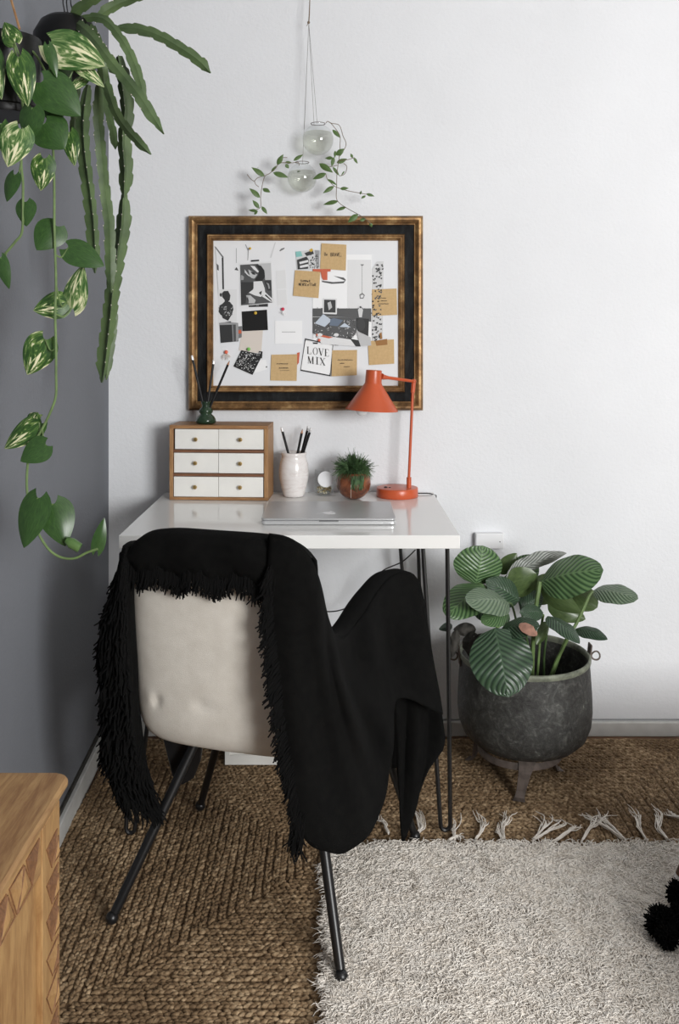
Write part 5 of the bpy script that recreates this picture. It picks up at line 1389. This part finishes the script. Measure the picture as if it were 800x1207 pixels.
# fringe along the left border of the fall
lb = [r_[0] for r_ in rows3]
for i in range(4, len(lb)-1):
    v = i/(len(lb)-1)
    for k_ in range(15):
        p = lb[i].lerp(lb[i+1], rr.random())+Vector((rr.uniform(0, .012), -.004-.004*rr.random(), 0))
        if v < .22: dd = (-.35+rr.gauss(0, .1), -.1, -1)
        elif v < .55: dd = (-.75, -.15, -.9)
        else: dd = (-.75+.65*max(0, v-.7)/.3, -.12, -.95)
        yarn(p, dd, rr.uniform(.020, .036), .0018, .17)
for k_ in range(70):
    p = lb[-1].lerp(lb[-3], rr.random())+Vector((rr.uniform(-.006, .014), rr.uniform(-.006, .002), rr.uniform(0, .02))); yarn(p, (-.18, -.05, -1), rr.uniform(.035, .075), .0018, .12)
for k_ in range(60):          # fringe at the right shoulder of the back
    p = P(rr.uniform(318, 345), rr.uniform(668, 700), 1.655); yarn(p, (-.3, -.1, -1), rr.uniform(.02, .04), .0018, .2)
yarn(P(326, 832, 1.655), (-1, -.05, 0), .022, .0018, .02)
obj('fringe', fr, MAT['fringe'], tw, kind='stuff')

# ================================================================ white crate under the desk
x0, x1 = (265-VX)/FPX*2.53, (265-VX)/FPX*2.53+.36; y0 = 2.53-CAMD
bx = thing('white_crate', ((x0+x1)/2, y0+.07, JZ), 'white shallow box with a recessed front panel standing under the desk', 'box')
b = B(); b.bb((x0, y0, JZ), (x0+.012, y0+.14, .16)).bb((x1-.012, y0, JZ), (x1, y0+.14, .16)).bb((x0+.012, y0, JZ), (x1-.012, y0+.14, JZ+.026)).bb((x0+.012, y0, .146), (x1-.012, y0+.14, .16))
obj('box_frame', b, MAT['white_paint'], bx, smooth=False)
obj('front_panel', B().bb((x0+.012, y0+.008, JZ+.026), (x1-.012, y0+.014, .146)), MAT['white_paint'], bx, smooth=False)

# ================================================================ carved pine chest
cd = 1.30; zt_ = 1.2-(911-395)/1080*cd; xe = (83-395)/1080*cd; ye = cd-CAMD
pcx = thing('pine_chest', (-.5, ye-.35, 0), 'low carved pine chest against the grey wall at the lower left', 'chest')
xl = -.606; L_ = .75
b = B(); T_ = .030
prof = [(0, 0), (-.006, .0), (-.0125, -.004), (-.0035, -.014), (.004, -.022), (.008, T_*-1), (.20, -T_), (.2, 0)]
def rowat(y): return [Vector((xe-q[0]-0, y, zt_+q[1])) for q in prof[:-2]]+[Vector((xl, y, zt_-T_)), Vector((xl, y, zt_))]
prof = [(.012, 0), (.004, -.0015), (0, -.006), (.0, -.011), (.006, -.020), (.011, -T_)]
rows = [[Vector((xe-q[0], y, zt_+q[1])) for q in prof]+[Vector((xl, y, zt_-T_)), Vector((xl, y, zt_))] for y in (ye-L_, ye-.012, ye-.004, ye)]
for v_ in rows[-1][:6]: v_.x -= .009
for v_ in rows[-2][:6]: v_.x -= .003
b.grid(rows, 0, True); b.f += [tuple(range(8)), tuple(range(24, 32))]; b.m += [0, 0]
obj('chest_top', b, MAT['pine'], pcx, angle=30)
xb = (70.5-395)/1080*(cd-.015); zb = zt_-T_-.0005; yb = ye-.015
obj('chest_body', B().bb((xl, ye-L_+.02, .0), (xb-.012, yb-.001, zb)), MAT['pine_v'], pcx, smooth=False)
obj('corner_stile', B().bb((xb-.0118, yb-.075, .0), (xb, yb, zb)), MAT['pine_v'], pcx, smooth=False, bevel=.0015)
obj('corner_stile', B().bb((xb-.0118, ye-L_+.02, .0), (xb, ye-L_+.095, zb)), MAT['pine_v'], pcx, smooth=False, bevel=.0015)
obj('top_rail', B().bb((xb-.0118, ye-L_+.0955, zb-.06), (xb-.002, yb-.0755, zb)), MAT['pine'], pcx, smooth=False, bevel=.0015)
obj('side_panel', B().bb((xb-.0118, ye-L_+.0955, .03), (xb-.009, yb-.0755, zb-.0605)), MAT['pine_v'], pcx, smooth=False)
def carve(pts, depth):
    """chip-carved facet: a shallow raised pyramid with three facets"""
    b = B(); c = sum((Vector(p) for p in pts), Vector())/len(pts)+Vector((depth, 0, 0)); n = len(pts)
    b.add(list(pts)+[c], [(i, (i+1) % n, n) for i in range(n)]); b.f.append(tuple(range(n))); b.m.append(0); return b
def groove(pts):
    return B().tube([Vector(p) for p in pts]+[Vector(pts[0])], .0016, 5, cap=False)
def carved(pts, depth):
    o = obj('carved_facet', carve(pts, depth), MAT['pine_dark' if r2.random() < .45 else 'pine_v'], pcx, smooth=False)
    obj('knife_cut', groove(pts), MAT['pine_dark'], o)
x = xb+.0002; r2 = random.Random(4)
for i in range(11):
    z = zb-.03-i*.05; j = lambda: r2.uniform(-.004, .004)
    if z < .06: break
    carved([(x, yb-.012+j(), z+j()), (x, yb-.060, z-.006+j()), (x, yb-.036+j(), z-.042)], .0060)
    carved([(x, yb-.010, z-.014+j()), (x, yb-.030+j(), z-.042), (x, yb-.008, z-.044)], .0045)
x = xb-.0018
for i in range(9):
    y = yb-.085-i*.06; j = lambda: r2.uniform(-.004, .004)
    carved([(x, y, zb-.008), (x, y-.050, zb-.008), (x, y-.025+j(), zb-.052)], .0065)
    carved([(x, y-.056, zb-.012), (x, y-.032+j(), zb-.052), (x, y-.081, zb-.054)], .004)

# ================================================================ furniture leg, unseen bench added for shade, pompoms at the right edge
so = Vector(((798.5-395)/1080*1.98, 1.98-CAMD, 0))
zf = JZ+.003
stl = thing('shade_bench', (so.x+.45, so.y-.5, JZ), 'brown leg with white cap at the right edge, unseen bench body added for shade', 'bench')
for dx, dy in ((0, 0), (.9, 0), (0, -.95), (.9, -.95)):
    z_ = zf if dx == 0 and dy == 0 else .003
    f = Vector((so.x+dx, so.y+dy, z_)); t_ = Vector((so.x+.45+(dx-.45)*.80, so.y-.475+(dy+.475)*.94, .245)); ax = (t_-f).normalized()
    l_ = obj('leg', B().tube([f+ax*.018, t_], [.0125, .022], 16), MAT['leg_wood'], stl)
    obj('leg_cap', B().tube([f, f+ax*.0185], [.0125, .0130], 16), MAT['plastic_white'], l_)
obj('unseen_bench_frame', B().bb((so.x+.06, so.y-1.0, .24), (so.x+.98, so.y+.02, .29)), MAT['leg_wood'], stl, smooth=False, bevel=.006)  # out of view, extended to shade the rug and lower wall
obj('unseen_cushion', B().bb((so.x+.05, so.y-1.01, .291), (so.x+.99, so.y+.03, .34)), MAT['upholstery'], stl, bevel=.03, seg=4)  # unseen as well, added height for the shade
def pompom(px, py, r_px, d, label, seed):
    c = P(px, py, d); R = r_px*d/FPX; c.z = max(c.z, JZ+.02+R*.8)
    t = thing('yarn_pompom', (c.x, c.y, c.z-R), label, 'pompom', 'black pompoms on the shaggy rug')
    r2 = random.Random(seed); b = B()
    b.sphere(c, R*.62, 12, 8)
    for i in range(420):
        v_ = Vector((r2.gauss(0, 1), r2.gauss(0, 1), r2.gauss(0, 1))).normalized(); l = R*r2.uniform(.82, 1.12)
        q = c+v_*l; q.z = max(q.z, JZ+.014)
        b.tube([c+v_*R*.5, c+v_*l*.8+Vector((r2.gauss(0, .001), 0, r2.gauss(0, .001))), q], [.0016, .0018, .0013], 4)
    obj('yarn', b, MAT['pom'], t, kind='stuff')
pompom(802, 1060, 17, 1.87, 'upper round black yarn pompom by the capped bench leg', 1)
pompom(779, 1089, 19, 1.78, 'black yarn pompom furthest left, lower on the shaggy rug', 2)
pompom(800, 1086, 17, 1.79, 'black yarn pompom cut off by the right edge, lower pair', 3)
pompom(786, 1104, 14, 1.745, 'lowest black yarn pompom nearest the camera', 4)
